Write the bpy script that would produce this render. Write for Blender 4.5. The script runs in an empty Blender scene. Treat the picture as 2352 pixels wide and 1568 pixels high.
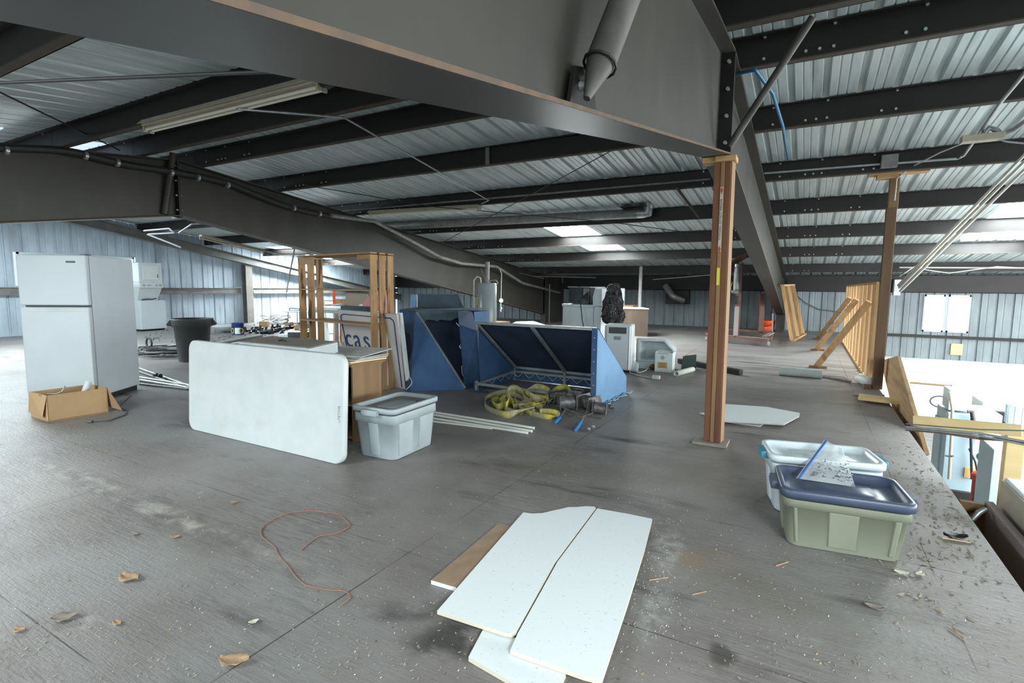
import bpy, bmesh, math, random
from mathutils import Vector, Matrix, Euler
random.seed(7)
C = bpy.context.scene.collection
SC = bpy.context.scene
PI = math.pi
# ---------------------------------------------------------------- camera
EYE = Vector((0, 0, 1.4)); FPX = 1205.0
YAW, PIT, ROL = map(math.radians, (-29.3, -5.937, -0.4907))
fw = Vector((math.sin(YAW)*math.cos(PIT), math.cos(YAW)*math.cos(PIT), math.sin(PIT)))
rt = Vector((math.cos(YAW), -math.sin(YAW), 0)); dn = fw.cross(rt)
rt2 = math.cos(ROL)*rt + math.sin(ROL)*dn; dn2 = -math.sin(ROL)*rt + math.cos(ROL)*dn
cam = bpy.data.cameras.new('camera'); cam.sensor_width = 36; cam.lens = FPX*36/2352
cam.clip_start = .02; cam.clip_end = 200
camo = bpy.data.objects.new('camera', cam); C.objects.link(camo); SC.camera = camo
M3 = Matrix((rt2, -dn2, -fw)).transposed()
camo.matrix_world = Matrix.Translation(EYE) @ M3.to_4x4()
# ---------------------------------------------------------------- world and light
SC.view_settings.view_transform = 'Standard'; SC.view_settings.look = 'None'
SC.view_settings.gamma = 1; SC.view_settings.use_curve_mapping = False
SC.view_settings.exposure = 0.0
W = bpy.data.worlds.new('world'); SC.world = W; W.use_nodes = True
W.node_tree.nodes['Background'].inputs[0].default_value = (.78, .92, 1, 1)
W.node_tree.nodes['Background'].inputs[1].default_value = 1.0
def area(name, loc, rot, sx, sy, power, col):
    l = bpy.data.lights.new(name, 'AREA'); l.shape = 'RECTANGLE'; l.size = sx; l.size_y = sy
    l.energy = power; l.color = col
    o = bpy.data.objects.new(name, l); C.objects.link(o); o.location = loc
    o.rotation_euler = rot
    return o
area('daylight_open_bay_behind', (-3, -7.6, 1.4), (math.radians(86), 0, math.radians(-4)), 10, 2.4, 170, (.86, .96, 1))  # unseen lamp added for soft light from behind the viewer
area('daylight_side_door', (8.6, 3.5, 1.3), (math.radians(78), 0, math.radians(90)), 13, 2.8, 900, (.95, 1, .99))  # lamp added off frame for the daylight from the right; no door built
area('daylight_hall_below', (5.5, 9.5, 0.3), (math.radians(58), 0, math.radians(8)), 5, 3, 480, (.95, 1, 1))  # lamp added in mid-air to brighten the white lower wall
for sx, sp in ((-5.2, 560), (2.6, 820)):     # lamps added under the near slope, behind the viewer, to light the floor
    area('daylight_roof_panel', (sx, -2.4, 2.7), (math.radians(4), 0, 0), 1.3, 4.2, sp, (.90, .98, 1))
area('daylight_roof_panel', (-13.2, 2.9, 2.92), (math.radians(7), 0, 0), 1.6, 3.0, 750, (.84, .96, 1))  # unseen lamp added to brighten the pale left wall
area('daylight_side_windows', (10.6, 14.0, 1.2), (math.radians(84), 0, math.radians(96)), 11, 1.9, 1600, (.97, .99, 1))  # lamp added off frame to rake the far floor; no windows built

# ---------------------------------------------------------------- measuring helpers
def ray(x, y): return rt2*((x-1176)/FPX) + dn2*((y-784)/FPX) + fw
def on(x, y, ax, c):
    v = ray(x, y); t = (c-EYE[ax])/v[ax]; return EYE + v*t
def fl(x, y, z=0.0): return on(x, y, 2, z)
def dep(x, y, d): return EYE + ray(x, y)*d          # point at optical depth d
def topz(base, y):                                  # height above a floor point seen at row y
    lo, hi = -4, 8
    for _ in range(40):
        m = (lo+hi)/2; p = base + Vector((0, 0, m)) - EYE
        if 784 + FPX*p.dot(dn2)/p.dot(fw) > y: lo = m
        else: hi = m
    return m
# roof geometry (far slope falls away from the ridge at y = 4.9)
RID = 4.9
def pz(y): return 3.928-.112*y if y > RID else 2.83+.112*y      # underside of purlins
PH = .245
def rz(y): return pz(y)+PH
def onroof(x, y, dz=0):
    v = ray(x, y); t = (3.928+PH+dz-1.4)/(v.z+.112*v.y); return EYE+v*t
# ---------------------------------------------------------------- mesh builder
class MB:
    def __init__(s): s.v = []; s.f = []; s.m = []; s.sm = []
    def add(s, vs, fs, mi=0, smooth=False):
        n = len(s.v); s.v += [Vector(v) for v in vs]
        for f in fs: s.f.append([n+i for i in f]); s.m.append(mi); s.sm.append(smooth)
        return s
    def hexa(s, p, mi=0):
        return s.add(p, [(0,3,2,1),(4,5,6,7),(0,1,5,4),(1,2,6,5),(2,3,7,6),(3,0,4,7)], mi)
    def box(s, x0, y0, z0, x1, y1, z1, mi=0):
        return s.hexa([(x0,y0,z0),(x1,y0,z0),(x1,y1,z0),(x0,y1,z0),(x0,y0,z1),(x1,y0,z1),(x1,y1,z1),(x0,y1,z1)], mi)
    def bar(s, a, b, w, h, up=(0,0,1), mi=0):
        a = Vector(a); b = Vector(b); d = (b-a).normalized(); up = Vector(up)
        sd = d.cross(up)
        if sd.length < 1e-4: sd = d.cross(Vector((0,1,0)))
        sd.normalize(); u = sd.cross(d).normalized()
        q = []
        for e in (a, b):
            q += [e-sd*w/2-u*h/2, e+sd*w/2-u*h/2, e+sd*w/2+u*h/2, e-sd*w/2+u*h/2]
        return s.hexa(q, mi)
    def ring(s, rings, closed=False, cap=True, mi=0, smooth=True):
        n = len(rings[0]); vs = [p for r in rings for p in r]; fs = []
        k = len(rings)
        for i in range(k if closed else k-1):
            j = (i+1) % k
            for t in range(n):
                fs.append((i*n+t, i*n+(t+1)%n, j*n+(t+1)%n, j*n+t))
        s.add(vs, fs, mi, smooth)
        if cap and not closed:
            s.add(rings[0], [list(range(n))[::-1]], mi); s.add(rings[-1], [list(range(n))], mi)
        return s
    def tube(s, pts, r, seg=8, mi=0, closed=False, cap=True):
        pts = [Vector(p) for p in pts]; rs = r if isinstance(r, (list, tuple)) else [r]*len(pts)
        u = None; rings = []
        for i, p in enumerate(pts):
            a = pts[i-1] if (i > 0 or closed) else p
            b = pts[(i+1) % len(pts)] if (i < len(pts)-1 or closed) else p
            d = (b-a).normalized()
            if u is None: u = d.orthogonal().normalized()
            u = (u - d*u.dot(d))
            u = u.normalized() if u.length > 1e-5 else d.orthogonal().normalized()
            w = d.cross(u)
            rings.append([p + (u*math.cos(2*PI*k/seg)+w*math.sin(2*PI*k/seg))*rs[i] for k in range(seg)])
        return s.ring(rings, closed, cap, mi)
    def lathe(s, prof, c=(0,0,0), seg=28, mi=0, cap=True, sx=1, sy=1):
        c = Vector(c)
        rings = [[c+Vector((r*sx*math.cos(2*PI*k/seg), r*sy*math.sin(2*PI*k/seg), z)) for k in range(seg)] for r, z in prof]
        return s.ring(rings, False, cap, mi)
    def rrect(s, prof, rad, c=(0,0,0), seg=5, mi=0, cap=True):
        # stack of rounded rectangles: prof = [(half_x, half_y, z, mi?)]
        rings = []
        for hx, hy, z in prof:
            r = []; rr = min(rad, hx*.95, hy*.95)
            for cx, cy, a0 in ((1,1,0),(-1,1,90),(-1,-1,180),(1,-1,270)):
                for k in range(seg+1):
                    a = math.radians(a0+90*k/seg)
                    r.append(Vector(c)+Vector((cx*(hx-rr)+rr*math.cos(a), cy*(hy-rr)+rr*math.sin(a), z)))
            rings.append(r)
        return s.ring(rings, False, cap, mi)
    def prism(s, poly, n, mi=0):
        # planar polygon (3-D points) extruded by the vector n
        n = Vector(n); k = len(poly); p = [Vector(q) for q in poly]
        vs = p + [q+n for q in p]
        return s.add(vs, [list(range(k))[::-1], [k+i for i in range(k)]] + [(i, (i+1)%k, k+(i+1)%k, k+i) for i in range(k)], mi)
    def ribbon(s, pts, nrm, w, t=.004, mi=0):
        rings = []
        for i, p in enumerate(pts):
            a = Vector(pts[max(i-1,0)]); b = Vector(pts[min(i+1,len(pts)-1)]); d = (b-a).normalized()
            wv = Vector(nrm[i]); wv = (wv-d*wv.dot(d)).normalized(); n = d.cross(wv)
            p = Vector(p)
            rings.append([p-wv*w/2-n*t/2, p+wv*w/2-n*t/2, p+wv*w/2+n*t/2, p-wv*w/2+n*t/2])
        return s.ring(rings, False, True, mi)
    def ball(s, c, r, mi=0, seg=10, sc=(1,1,1)):
        c = Vector(c); rings = []
        for i in range(1, seg//2+2):
            a = PI*i/(seg//2+2)
            rings.append([c+Vector((sc[0]*r*math.sin(a)*math.cos(2*PI*k/seg), sc[1]*r*math.sin(a)*math.sin(2*PI*k/seg), -sc[2]*r*math.cos(a))) for k in range(seg)])
        return s.ring(rings, False, True, mi)
ROOTM = {}
def rootof(o):
    while o.parent: o = o.parent
    return o
def mesh(name, mb, mats, smooth=None):
    me = bpy.data.meshes.new(name); me.from_pydata([tuple(v) for v in mb.v], [], mb.f)
    for m in (mats if isinstance(mats, (list, tuple)) else [mats]): me.materials.append(m)
    for p, i, sm in zip(me.polygons, mb.m, mb.sm): p.material_index = i; p.use_smooth = sm
    bm = bmesh.new(); bm.from_mesh(me); bmesh.ops.recalc_face_normals(bm, faces=bm.faces); bm.to_mesh(me); bm.free()
    return me
def part(name, mb, mats, parent, world=False, bevel=0, label=None):
    if world:
        inv = ROOTM[rootof(parent).name].inverted(); mb.v = [inv @ v for v in mb.v]
    o = bpy.data.objects.new(name, mesh(name, mb, mats)); C.objects.link(o); o.parent = parent
    if bevel: bev(o, bevel)
    if label: o['label'] = label
    return o
def bev(o, w, seg=2):
    b = o.modifiers.new('bevel', 'BEVEL'); b.width = w; b.segments = seg; b.limit_method = 'ANGLE'; b.angle_limit = math.radians(40)
def thing(name, label, cat, loc=(0,0,0), rot=0, group=None):
    o = bpy.data.objects.new(name, None); C.objects.link(o); o.location = loc
    o.rotation_euler = rot if isinstance(rot, (tuple, Euler)) else (0, 0, rot)
    o.empty_display_size = .1
    o['label'] = label; o['category'] = cat
    if group: o['group'] = group
    ROOTM[o.name] = Matrix.Translation(Vector(loc)) @ o.rotation_euler.to_matrix().to_4x4()
    return o
def single(name, mb, mats, label, cat, group=None, bevel=0, kind=None):
    lo = Vector([min(v[i] for v in mb.v) for i in range(3)]); hi = Vector([max(v[i] for v in mb.v) for i in range(3)])
    b = Vector(((lo.x+hi.x)/2, (lo.y+hi.y)/2, lo.z)); mb.v = [v-b for v in mb.v]
    o = bpy.data.objects.new(name, mesh(name, mb, mats)); C.objects.link(o); o.location = b
    o['label'] = label; o['category'] = cat
    if group: o['group'] = group
    if kind: o['kind'] = kind
    if bevel: bev(o, bevel)
    ROOTM[o.name] = Matrix.Translation(b)
    return o
def struct(name, mb, mats, label=None):
    o = bpy.data.objects.new(name, mesh(name, mb, mats)); C.objects.link(o); o['kind'] = 'structure'
    ROOTM[o.name] = Matrix()
    if label: o['label'] = label
    return o
def copy_tree(o, loc, rot=None, label=None):
    c = o.copy(); C.objects.link(c); c.location = loc
    if rot is not None: c.rotation_euler = rot if isinstance(rot, (tuple, Euler)) else (0,0,rot)
    if label: c['label'] = label
    for ch in [x for x in bpy.data.objects if x.parent == o]:
        d = ch.copy(); C.objects.link(d); d.parent = c
        for g in [x for x in bpy.data.objects if x.parent == ch]:
            e = g.copy(); C.objects.link(e); e.parent = d
    return c
def lettering(name, text, size, mat, parent, mtx, ext=.001):
    cu = bpy.data.curves.new(name, 'FONT'); cu.body = text; cu.size = size; cu.extrude = ext; cu.align_x = 'CENTER'; cu.align_y = 'CENTER'
    to = bpy.data.objects.new(name+'_tmp', cu); C.objects.link(to)
    dg = bpy.context.evaluated_depsgraph_get(); me = bpy.data.meshes.new_from_object(to.evaluated_get(dg))
    bpy.data.objects.remove(to); bpy.data.curves.remove(cu)
    me.transform(mtx)
    me.materials.clear(); me.materials.append(mat); me.name = name
    o = bpy.data.objects.new(name, me); C.objects.link(o); o.parent = parent
    return o
def frame_mtx(o, x, y):      # matrix from origin, x axis, y axis
    x = Vector(x).normalized(); y = Vector(y); y = (y-x*y.dot(x)).normalized(); z = x.cross(y)
    m = Matrix((x, y, z)).transposed().to_4x4(); return Matrix.Translation(Vector(o)) @ m
# ---------------------------------------------------------------- materials
def mat(name, col, rough=.6, metal=0, **k):
    m = bpy.data.materials.new(name); m.use_nodes = True; nt = m.node_tree; b = nt.nodes['Principled BSDF']
    b.inputs['Base Color'].default_value = (*col, 1); b.inputs['Roughness'].default_value = rough; b.inputs['Metallic'].default_value = metal
    n2 = k.get('col2'); sc = k.get('scale', 6); st = k.get('stretch', (1,1,1))
    tc = nt.nodes.new('ShaderNodeTexCoord'); mp = nt.nodes.new('ShaderNodeMapping'); nt.links.new(tc.outputs[k.get('coord', 'Object')], mp.inputs[0])
    mp.inputs['Scale'].default_value = st
    nz = nt.nodes.new('ShaderNodeTexNoise'); nz.inputs['Scale'].default_value = sc; nz.inputs['Detail'].default_value = k.get('detail', 6); nz.inputs['Roughness'].default_value = .6
    nt.links.new(mp.outputs[0], nz.inputs['Vector'])
    if n2:
        r = nt.nodes.new('ShaderNodeValToRGB'); r.color_ramp.elements[0].position = k.get('p0', .35); r.color_ramp.elements[1].position = k.get('p1', .65)
        r.color_ramp.elements[0].color = (*col, 1); r.color_ramp.elements[1].color = (*n2, 1)
        nt.links.new(nz.outputs['Fac'], r.inputs[0]); out = r.outputs[0]
        n3 = k.get('col3')
        if n3:
            z2 = nt.nodes.new('ShaderNodeTexNoise'); z2.inputs['Scale'].default_value = k.get('scale3', sc*.3); z2.inputs['Detail'].default_value = 5
            nt.links.new(mp.outputs[0], z2.inputs['Vector'])
            r2 = nt.nodes.new('ShaderNodeValToRGB'); r2.color_ramp.elements[0].position = k.get('q0', .55); r2.color_ramp.elements[1].position = k.get('q1', .75)
            r2.color_ramp.elements[0].color = (0,0,0,1)
            nt.links.new(z2.outputs['Fac'], r2.inputs[0])
            mx = nt.nodes.new('ShaderNodeMixRGB'); nt.links.new(r2.outputs[0], mx.inputs[0]); nt.links.new(out, mx.inputs[1]); mx.inputs[2].default_value = (*n3, 1)
            out = mx.outputs[0]
        nt.links.new(out, b.inputs['Base Color'])
    if k.get('bump'):
        bp = nt.nodes.new('ShaderNodeBump'); bp.inputs['Strength'].default_value = k['bump']; bp.inputs['Distance'].default_value = k.get('bd', .01)
        nt.links.new(nz.outputs['Fac'], bp.inputs['Height']); nt.links.new(bp.outputs[0], b.inputs['Normal'])
    if 'emit' in k: b.inputs['Emission Color'].default_value = (*k['emit'], 1); b.inputs['Emission Strength'].default_value = k['es']
    if 'alpha' in k: b.inputs['Alpha'].default_value = k['alpha']
    if 'trans' in k: b.inputs['Transmission Weight'].default_value = k['trans']
    if 'spec' in k: b.inputs['Specular IOR Level'].default_value = k['spec']
    return m
def wood(name, a, b, c=None, axis=2, sc=14, knots=True):
    st = [1, 1, 1]; st[axis] = .09
    return mat(name, a, .7, col2=b, scale=sc, stretch=tuple(st), col3=c or tuple(x*.5 for x in a), scale3=5, q0=.56, q1=.72, bump=.15, p0=.3, p1=.7)
MT = {}
MT['steel_dark'] = mat('purlin_primer', (.0065,.0055,.0048), .5, col2=(.012,.010,.009), scale=3, bump=.05)
MT['steel_lip'] = mat('purlin_lip_rust', (.060,.044,.030), .75, col2=(.035,.028,.021), scale=9)
MT['steel_web'] = mat('beam_paint', (.023,.0225,.017), .55, col2=(.037,.0355,.027), scale=1.6, stretch=(1,1,.5), col3=(.022,.021,.017), q0=.5, q1=.8, scale3=2.6)
MT['steel_flange'] = mat('beam_flange_paint', (.037,.036,.031), .42, col2=(.025,.0245,.021), scale=2.2, stretch=(1,.4,1), col3=(.085,.082,.075), q0=.5, q1=.75)
MT['steel_edge'] = mat('flame_cut_edge', (.12,.072,.042), .85, col2=(.07,.055,.042), scale=14)
MT['bolt'] = mat('zinc_bolt', (.55,.58,.58), .35, .6)
MT['roof'] = mat('roof_sheet', (.50,.57,.575), .34, .25, col2=(.62,.69,.695), scale=2.2, stretch=(6,.6,1), col3=(.38,.42,.42), scale3=1.2)
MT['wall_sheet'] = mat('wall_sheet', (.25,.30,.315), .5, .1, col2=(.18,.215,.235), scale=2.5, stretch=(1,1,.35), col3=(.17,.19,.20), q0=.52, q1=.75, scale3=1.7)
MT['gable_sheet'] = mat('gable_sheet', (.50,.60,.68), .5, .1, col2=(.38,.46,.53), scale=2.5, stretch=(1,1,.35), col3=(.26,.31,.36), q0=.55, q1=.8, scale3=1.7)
MT['white_wall'] = mat('white_painted_wall', (.86,.87,.86), .7, col2=(.80,.82,.82), scale=2)
MT['skylight'] = mat('translucent_panel', (.9,.95,.97), .5, emit=(.92,.99,1), es=52)
MT['glow'] = mat('daylit_glass', (.9,.95,.97), .3, emit=(.93,1,1), es=3.0, trans=0)
MT['galv'] = mat('galvanised', (.42,.44,.44), .4, .7, col2=(.30,.32,.32), scale=12)
MT['galv_dull'] = mat('dull_conduit', (.22,.23,.22), .5, .3, col2=(.15,.15,.145), scale=9)
MT['white_metal'] = mat('white_enamel', (.56,.62,.65), .22, col2=(.52,.58,.61), scale=1.5)
MT['fridge_side'] = mat('fridge_side_paint', (.58,.65,.70), .25, col2=(.54,.61,.66), scale=2)
MT['white_old'] = mat('aged_white_enamel', (.55,.62,.64), .4, col2=(.47,.53,.55), scale=5, col3=(.3,.3,.28), q0=.66, q1=.8)
MT['plastic_white'] = mat('white_plastic', (.60,.64,.64), .5, col2=(.54,.59,.59), scale=4, col3=(.52,.53,.50), q0=.6, q1=.85, scale3=3)
MT['black'] = mat('black_plastic', (.012,.012,.013), .45)
MT['black_gloss'] = mat('black_gloss', (.01,.01,.011), .12)
MT['dark_glass'] = mat('dark_glass', (.012,.018,.022), .08)
MT['grey_plastic'] = mat('grey_plastic', (.055,.062,.062), .5, col2=(.04,.046,.046), scale=6)
MT['rubber'] = mat('dark_rubber', (.02,.02,.02), .7)
MT['tote_grey'] = mat('tote_grey', (.37,.43,.45), .5, col2=(.30,.35,.365), scale=4, col3=(.22,.23,.22), q0=.6, q1=.85)
MT['dust'] = mat('settled_dust', (.17,.155,.145), .95, col2=(.24,.22,.21), scale=14, bump=.2)
MT['olive'] = mat('tote_olive', (.235,.25,.185), .5, col2=(.205,.22,.165), scale=4)
MT['navy'] = mat('tote_lid_navy', (.052,.072,.125), .38, col2=(.07,.09,.14), scale=5)
MT['tote_white'] = mat('tote_white', (.66,.74,.78), .3, col2=(.60,.68,.72), scale=4)
MT['teal'] = mat('teal_latch', (.06,.24,.34), .4)
MT['wood'] = wood('pine_lumber', (.40,.235,.10), (.56,.36,.175), (.22,.11,.045))
MT['wood_b'] = wood('pine_lumber_darker', (.25,.135,.052), (.36,.21,.095), (.14,.065,.025)); MT['wood_c'] = wood('pine_lumber_pale', (.50,.33,.17), (.62,.43,.23), (.3,.17,.07))  # stud tones that paint in the shadow contrast between neighbouring studs
MT['wood_x'] = wood('pine_lumber_x', (.40,.235,.10), (.56,.36,.175), (.22,.11,.045), axis=0)
MT['wood_y'] = wood('pine_lumber_y', (.40,.235,.10), (.56,.36,.175), (.22,.11,.045), axis=1)
MT['pallet'] = mat('pallet_wood', (.27,.15,.062), .75, col2=(.42,.26,.12), scale=12, stretch=(1,1,.16), col3=(.07,.033,.014), scale3=9, q0=.60, q1=.66)
MT['pallet_x'] = wood('pallet_wood_x', (.30,.17,.075), (.43,.265,.125), (.09,.045,.02), axis=0)
MT['post'] = wood('redwood_post', (.125,.047,.017), (.185,.078,.031), (.06,.022,.009))
MT['post_light'] = wood('redwood_post_light', (.22,.125,.055), (.29,.17,.08), (.14,.07,.03))
MT['yellow_wood'] = wood('fresh_pine', (.68,.50,.24), (.76,.60,.32), (.60,.42,.2), axis=0)
MT['ply_cab'] = wood('birch_ply', (.17,.098,.040), (.22,.132,.057), (.14,.08,.033))
MT['ply_old'] = mat('old_plywood', (.055,.039,.026), .9, col2=(.078,.056,.038), scale=5, stretch=(1,1,.2), col3=(.06,.04,.028), q0=.6, q1=.8)
MT['dark_wood'] = wood('dark_wood', (.13,.065,.026), (.20,.11,.045), axis=1)
MT['cardboard'] = mat('cardboard', (.44,.29,.15), .85, col2=(.49,.33,.175), scale=4)
MT['card_in'] = mat('cardboard_inside', (.30,.19,.10), .9, col2=(.36,.24,.13), scale=4)
MT['taupe'] = mat('taupe_top', (.20,.175,.145), .7, col2=(.25,.22,.185), scale=6)
MT['sheet_grey'] = mat('grey_board', (.44,.44,.42), .7, col2=(.34,.34,.33), scale=7)
MT['sign'] = mat('sign_face', (.56,.55,.52), .5, col2=(.50,.49,.47), scale=3)
MT['sign_blue'] = mat('sign_blue', (.02,.05,.15), .5)
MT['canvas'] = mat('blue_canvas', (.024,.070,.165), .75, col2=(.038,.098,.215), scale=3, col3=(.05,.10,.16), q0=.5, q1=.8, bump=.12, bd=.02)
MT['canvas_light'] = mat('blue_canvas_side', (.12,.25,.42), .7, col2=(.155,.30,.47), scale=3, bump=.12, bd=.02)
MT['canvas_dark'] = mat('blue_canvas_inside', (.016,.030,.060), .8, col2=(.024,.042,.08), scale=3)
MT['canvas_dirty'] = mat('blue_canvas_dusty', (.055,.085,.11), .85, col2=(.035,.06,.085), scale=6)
MT['piping'] = mat('white_piping', (.55,.60,.62), .7)
MT['alu'] = mat('awning_frame', (.33,.36,.36), .4, .4, col2=(.24,.26,.26), scale=9)
MT['strap'] = mat('strap_yellow', (.36,.34,.18), .85, col2=(.25,.24,.14), scale=14, col3=(.60,.52,.04), q0=.6, q1=.68, scale3=5)
MT['strap_bright'] = mat('strap_bright', (.50,.45,.06), .8, col2=(.34,.32,.10), scale=12)
MT['hoist'] = mat('greasy_steel', (.07,.068,.065), .45, .5, col2=(.20,.20,.195), scale=18)
MT['blue_grip'] = mat('blue_grip', (.03,.20,.50), .45)
MT['pvc'] = mat('white_pvc', (.62,.66,.62), .45, col2=(.70,.72,.66), scale=5)
MT['orange'] = mat('orange_bucket', (.85,.085,.015), .45)
MT['red_steel'] = mat('red_oxide_steel', (.105,.045,.032), .6, col2=(.15,.075,.055), scale=6)
MT['dusty_steel'] = mat('dusty_red_steel', (.30,.25,.24), .8)
MT['bag'] = mat('bin_liner', (.012,.012,.013), .10, bump=1.0, scale=9, bd=.25, stretch=(1,1,.5))
MT['ziplock'] = mat('clear_bag', (.85,.9,.92), .18, trans=.0, alpha=.38)
MT['zip_blue'] = mat('zip_blue', (.05,.16,.50), .4)
MT['screws'] = mat('loose_screws', (.10,.12,.12), .3, .7, col2=(.5,.55,.56), scale=60, p0=.45, p1=.6)
MT['foam'] = mat('foam_pipe', (.50,.56,.54), .7, col2=(.42,.47,.45), scale=9)
MT['heater'] = mat('heater_grey', (.28,.32,.325), .3, col2=(.24,.28,.285), scale=3)
MT['yellow_label'] = mat('yellow_label', (.68,.60,.05), .6)
MT['brass'] = mat('brass', (.30,.21,.09), .35, .8)
MT['cream'] = mat('fixture_cream', (.42,.38,.29), .5, col2=(.34,.31,.24), scale=8)
MT['tube_off'] = mat('fluorescent_tube', (.62,.60,.50), .3)
MT['rope'] = mat('thin_rope', (.24,.17,.12), .9, col2=(.30,.12,.09), scale=20)
MT['cable'] = mat('grey_cable', (.10,.105,.105), .6)
MT['cable_w'] = mat('white_cable', (.55,.56,.52), .6)
MT['blue_cable'] = mat('blue_hose', (.02,.13,.24), .45)
MT['machine_blue'] = mat('machine_blue', (.33,.45,.51), .45, col2=(.29,.41,.47), scale=3)
MT['machine_white'] = mat('machine_white', (.70,.77,.76), .4)
MT['machine_grey'] = mat('cabinet_grey', (.42,.52,.56), .45)
MT['leaf'] = mat('dry_leaf', (.30,.19,.11), .8, col2=(.42,.30,.19), scale=30)
MT['chips'] = mat('wood_flakes', (.20,.17,.14), .9, col2=(.30,.26,.21), scale=3)
MT['chips_white'] = mat('plaster_crumbs', (.6,.62,.6), .9)
MT['pink'] = mat('pink_plastic', (.50,.19,.20), .5)
MT['tan_fabric'] = mat('tan_mesh', (.34,.28,.21), .8)
MT['aqua'] = mat('aqua_plastic', (.22,.60,.62), .4)
MT['tin_blue'] = mat('blue_tin', (.02,.04,.16), .4)
MT['pale_green'] = mat('dark_green_board', (.018,.030,.026), .85, spec=.15)
MT['red'] = mat('red_print', (.45,.05,.03), .6)
MT['rail'] = mat('channel_galv', (.38,.42,.41), .45, .4)
MT['gasket'] = mat('gasket', (.12,.14,.15), .6)
MT['insul'] = mat('pipe_lagging', (.013,.012,.012), .6)
def tile_mat():
    m = mat('ceiling_tile_face', (.72,.77,.78), .9, bump=.08); nt = m.node_tree; b = nt.nodes['Principled BSDF']
    tc = nt.nodes.new('ShaderNodeTexCoord'); mp = nt.nodes.new('ShaderNodeMapping'); mp.inputs['Scale'].default_value = (60, 160, 60); nt.links.new(tc.outputs['Object'], mp.inputs[0])
    v = nt.nodes.new('ShaderNodeTexNoise'); v.inputs['Scale'].default_value = 1.0; v.inputs['Detail'].default_value = 3; nt.links.new(mp.outputs[0], v.inputs['Vector'])
    r = nt.nodes.new('ShaderNodeValToRGB'); r.color_ramp.elements[0].position = .285; r.color_ramp.elements[1].position = .315
    r.color_ramp.elements[0].color = (.25,.24,.22,1); r.color_ramp.elements[1].color = (.72,.77,.78,1)
    nt.links.new(v.outputs['Fac'], r.inputs[0]); nt.links.new(r.outputs[0], b.inputs['Base Color']); return m
MT['tile'] = tile_mat()
MT['tile_edge'] = mat('ceiling_tile_core', (.60,.56,.46), .9)
MT['tile_brown'] = mat('ceiling_tile_back', (.27,.18,.12), .9, col2=(.34,.24,.16), scale=10)
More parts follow.
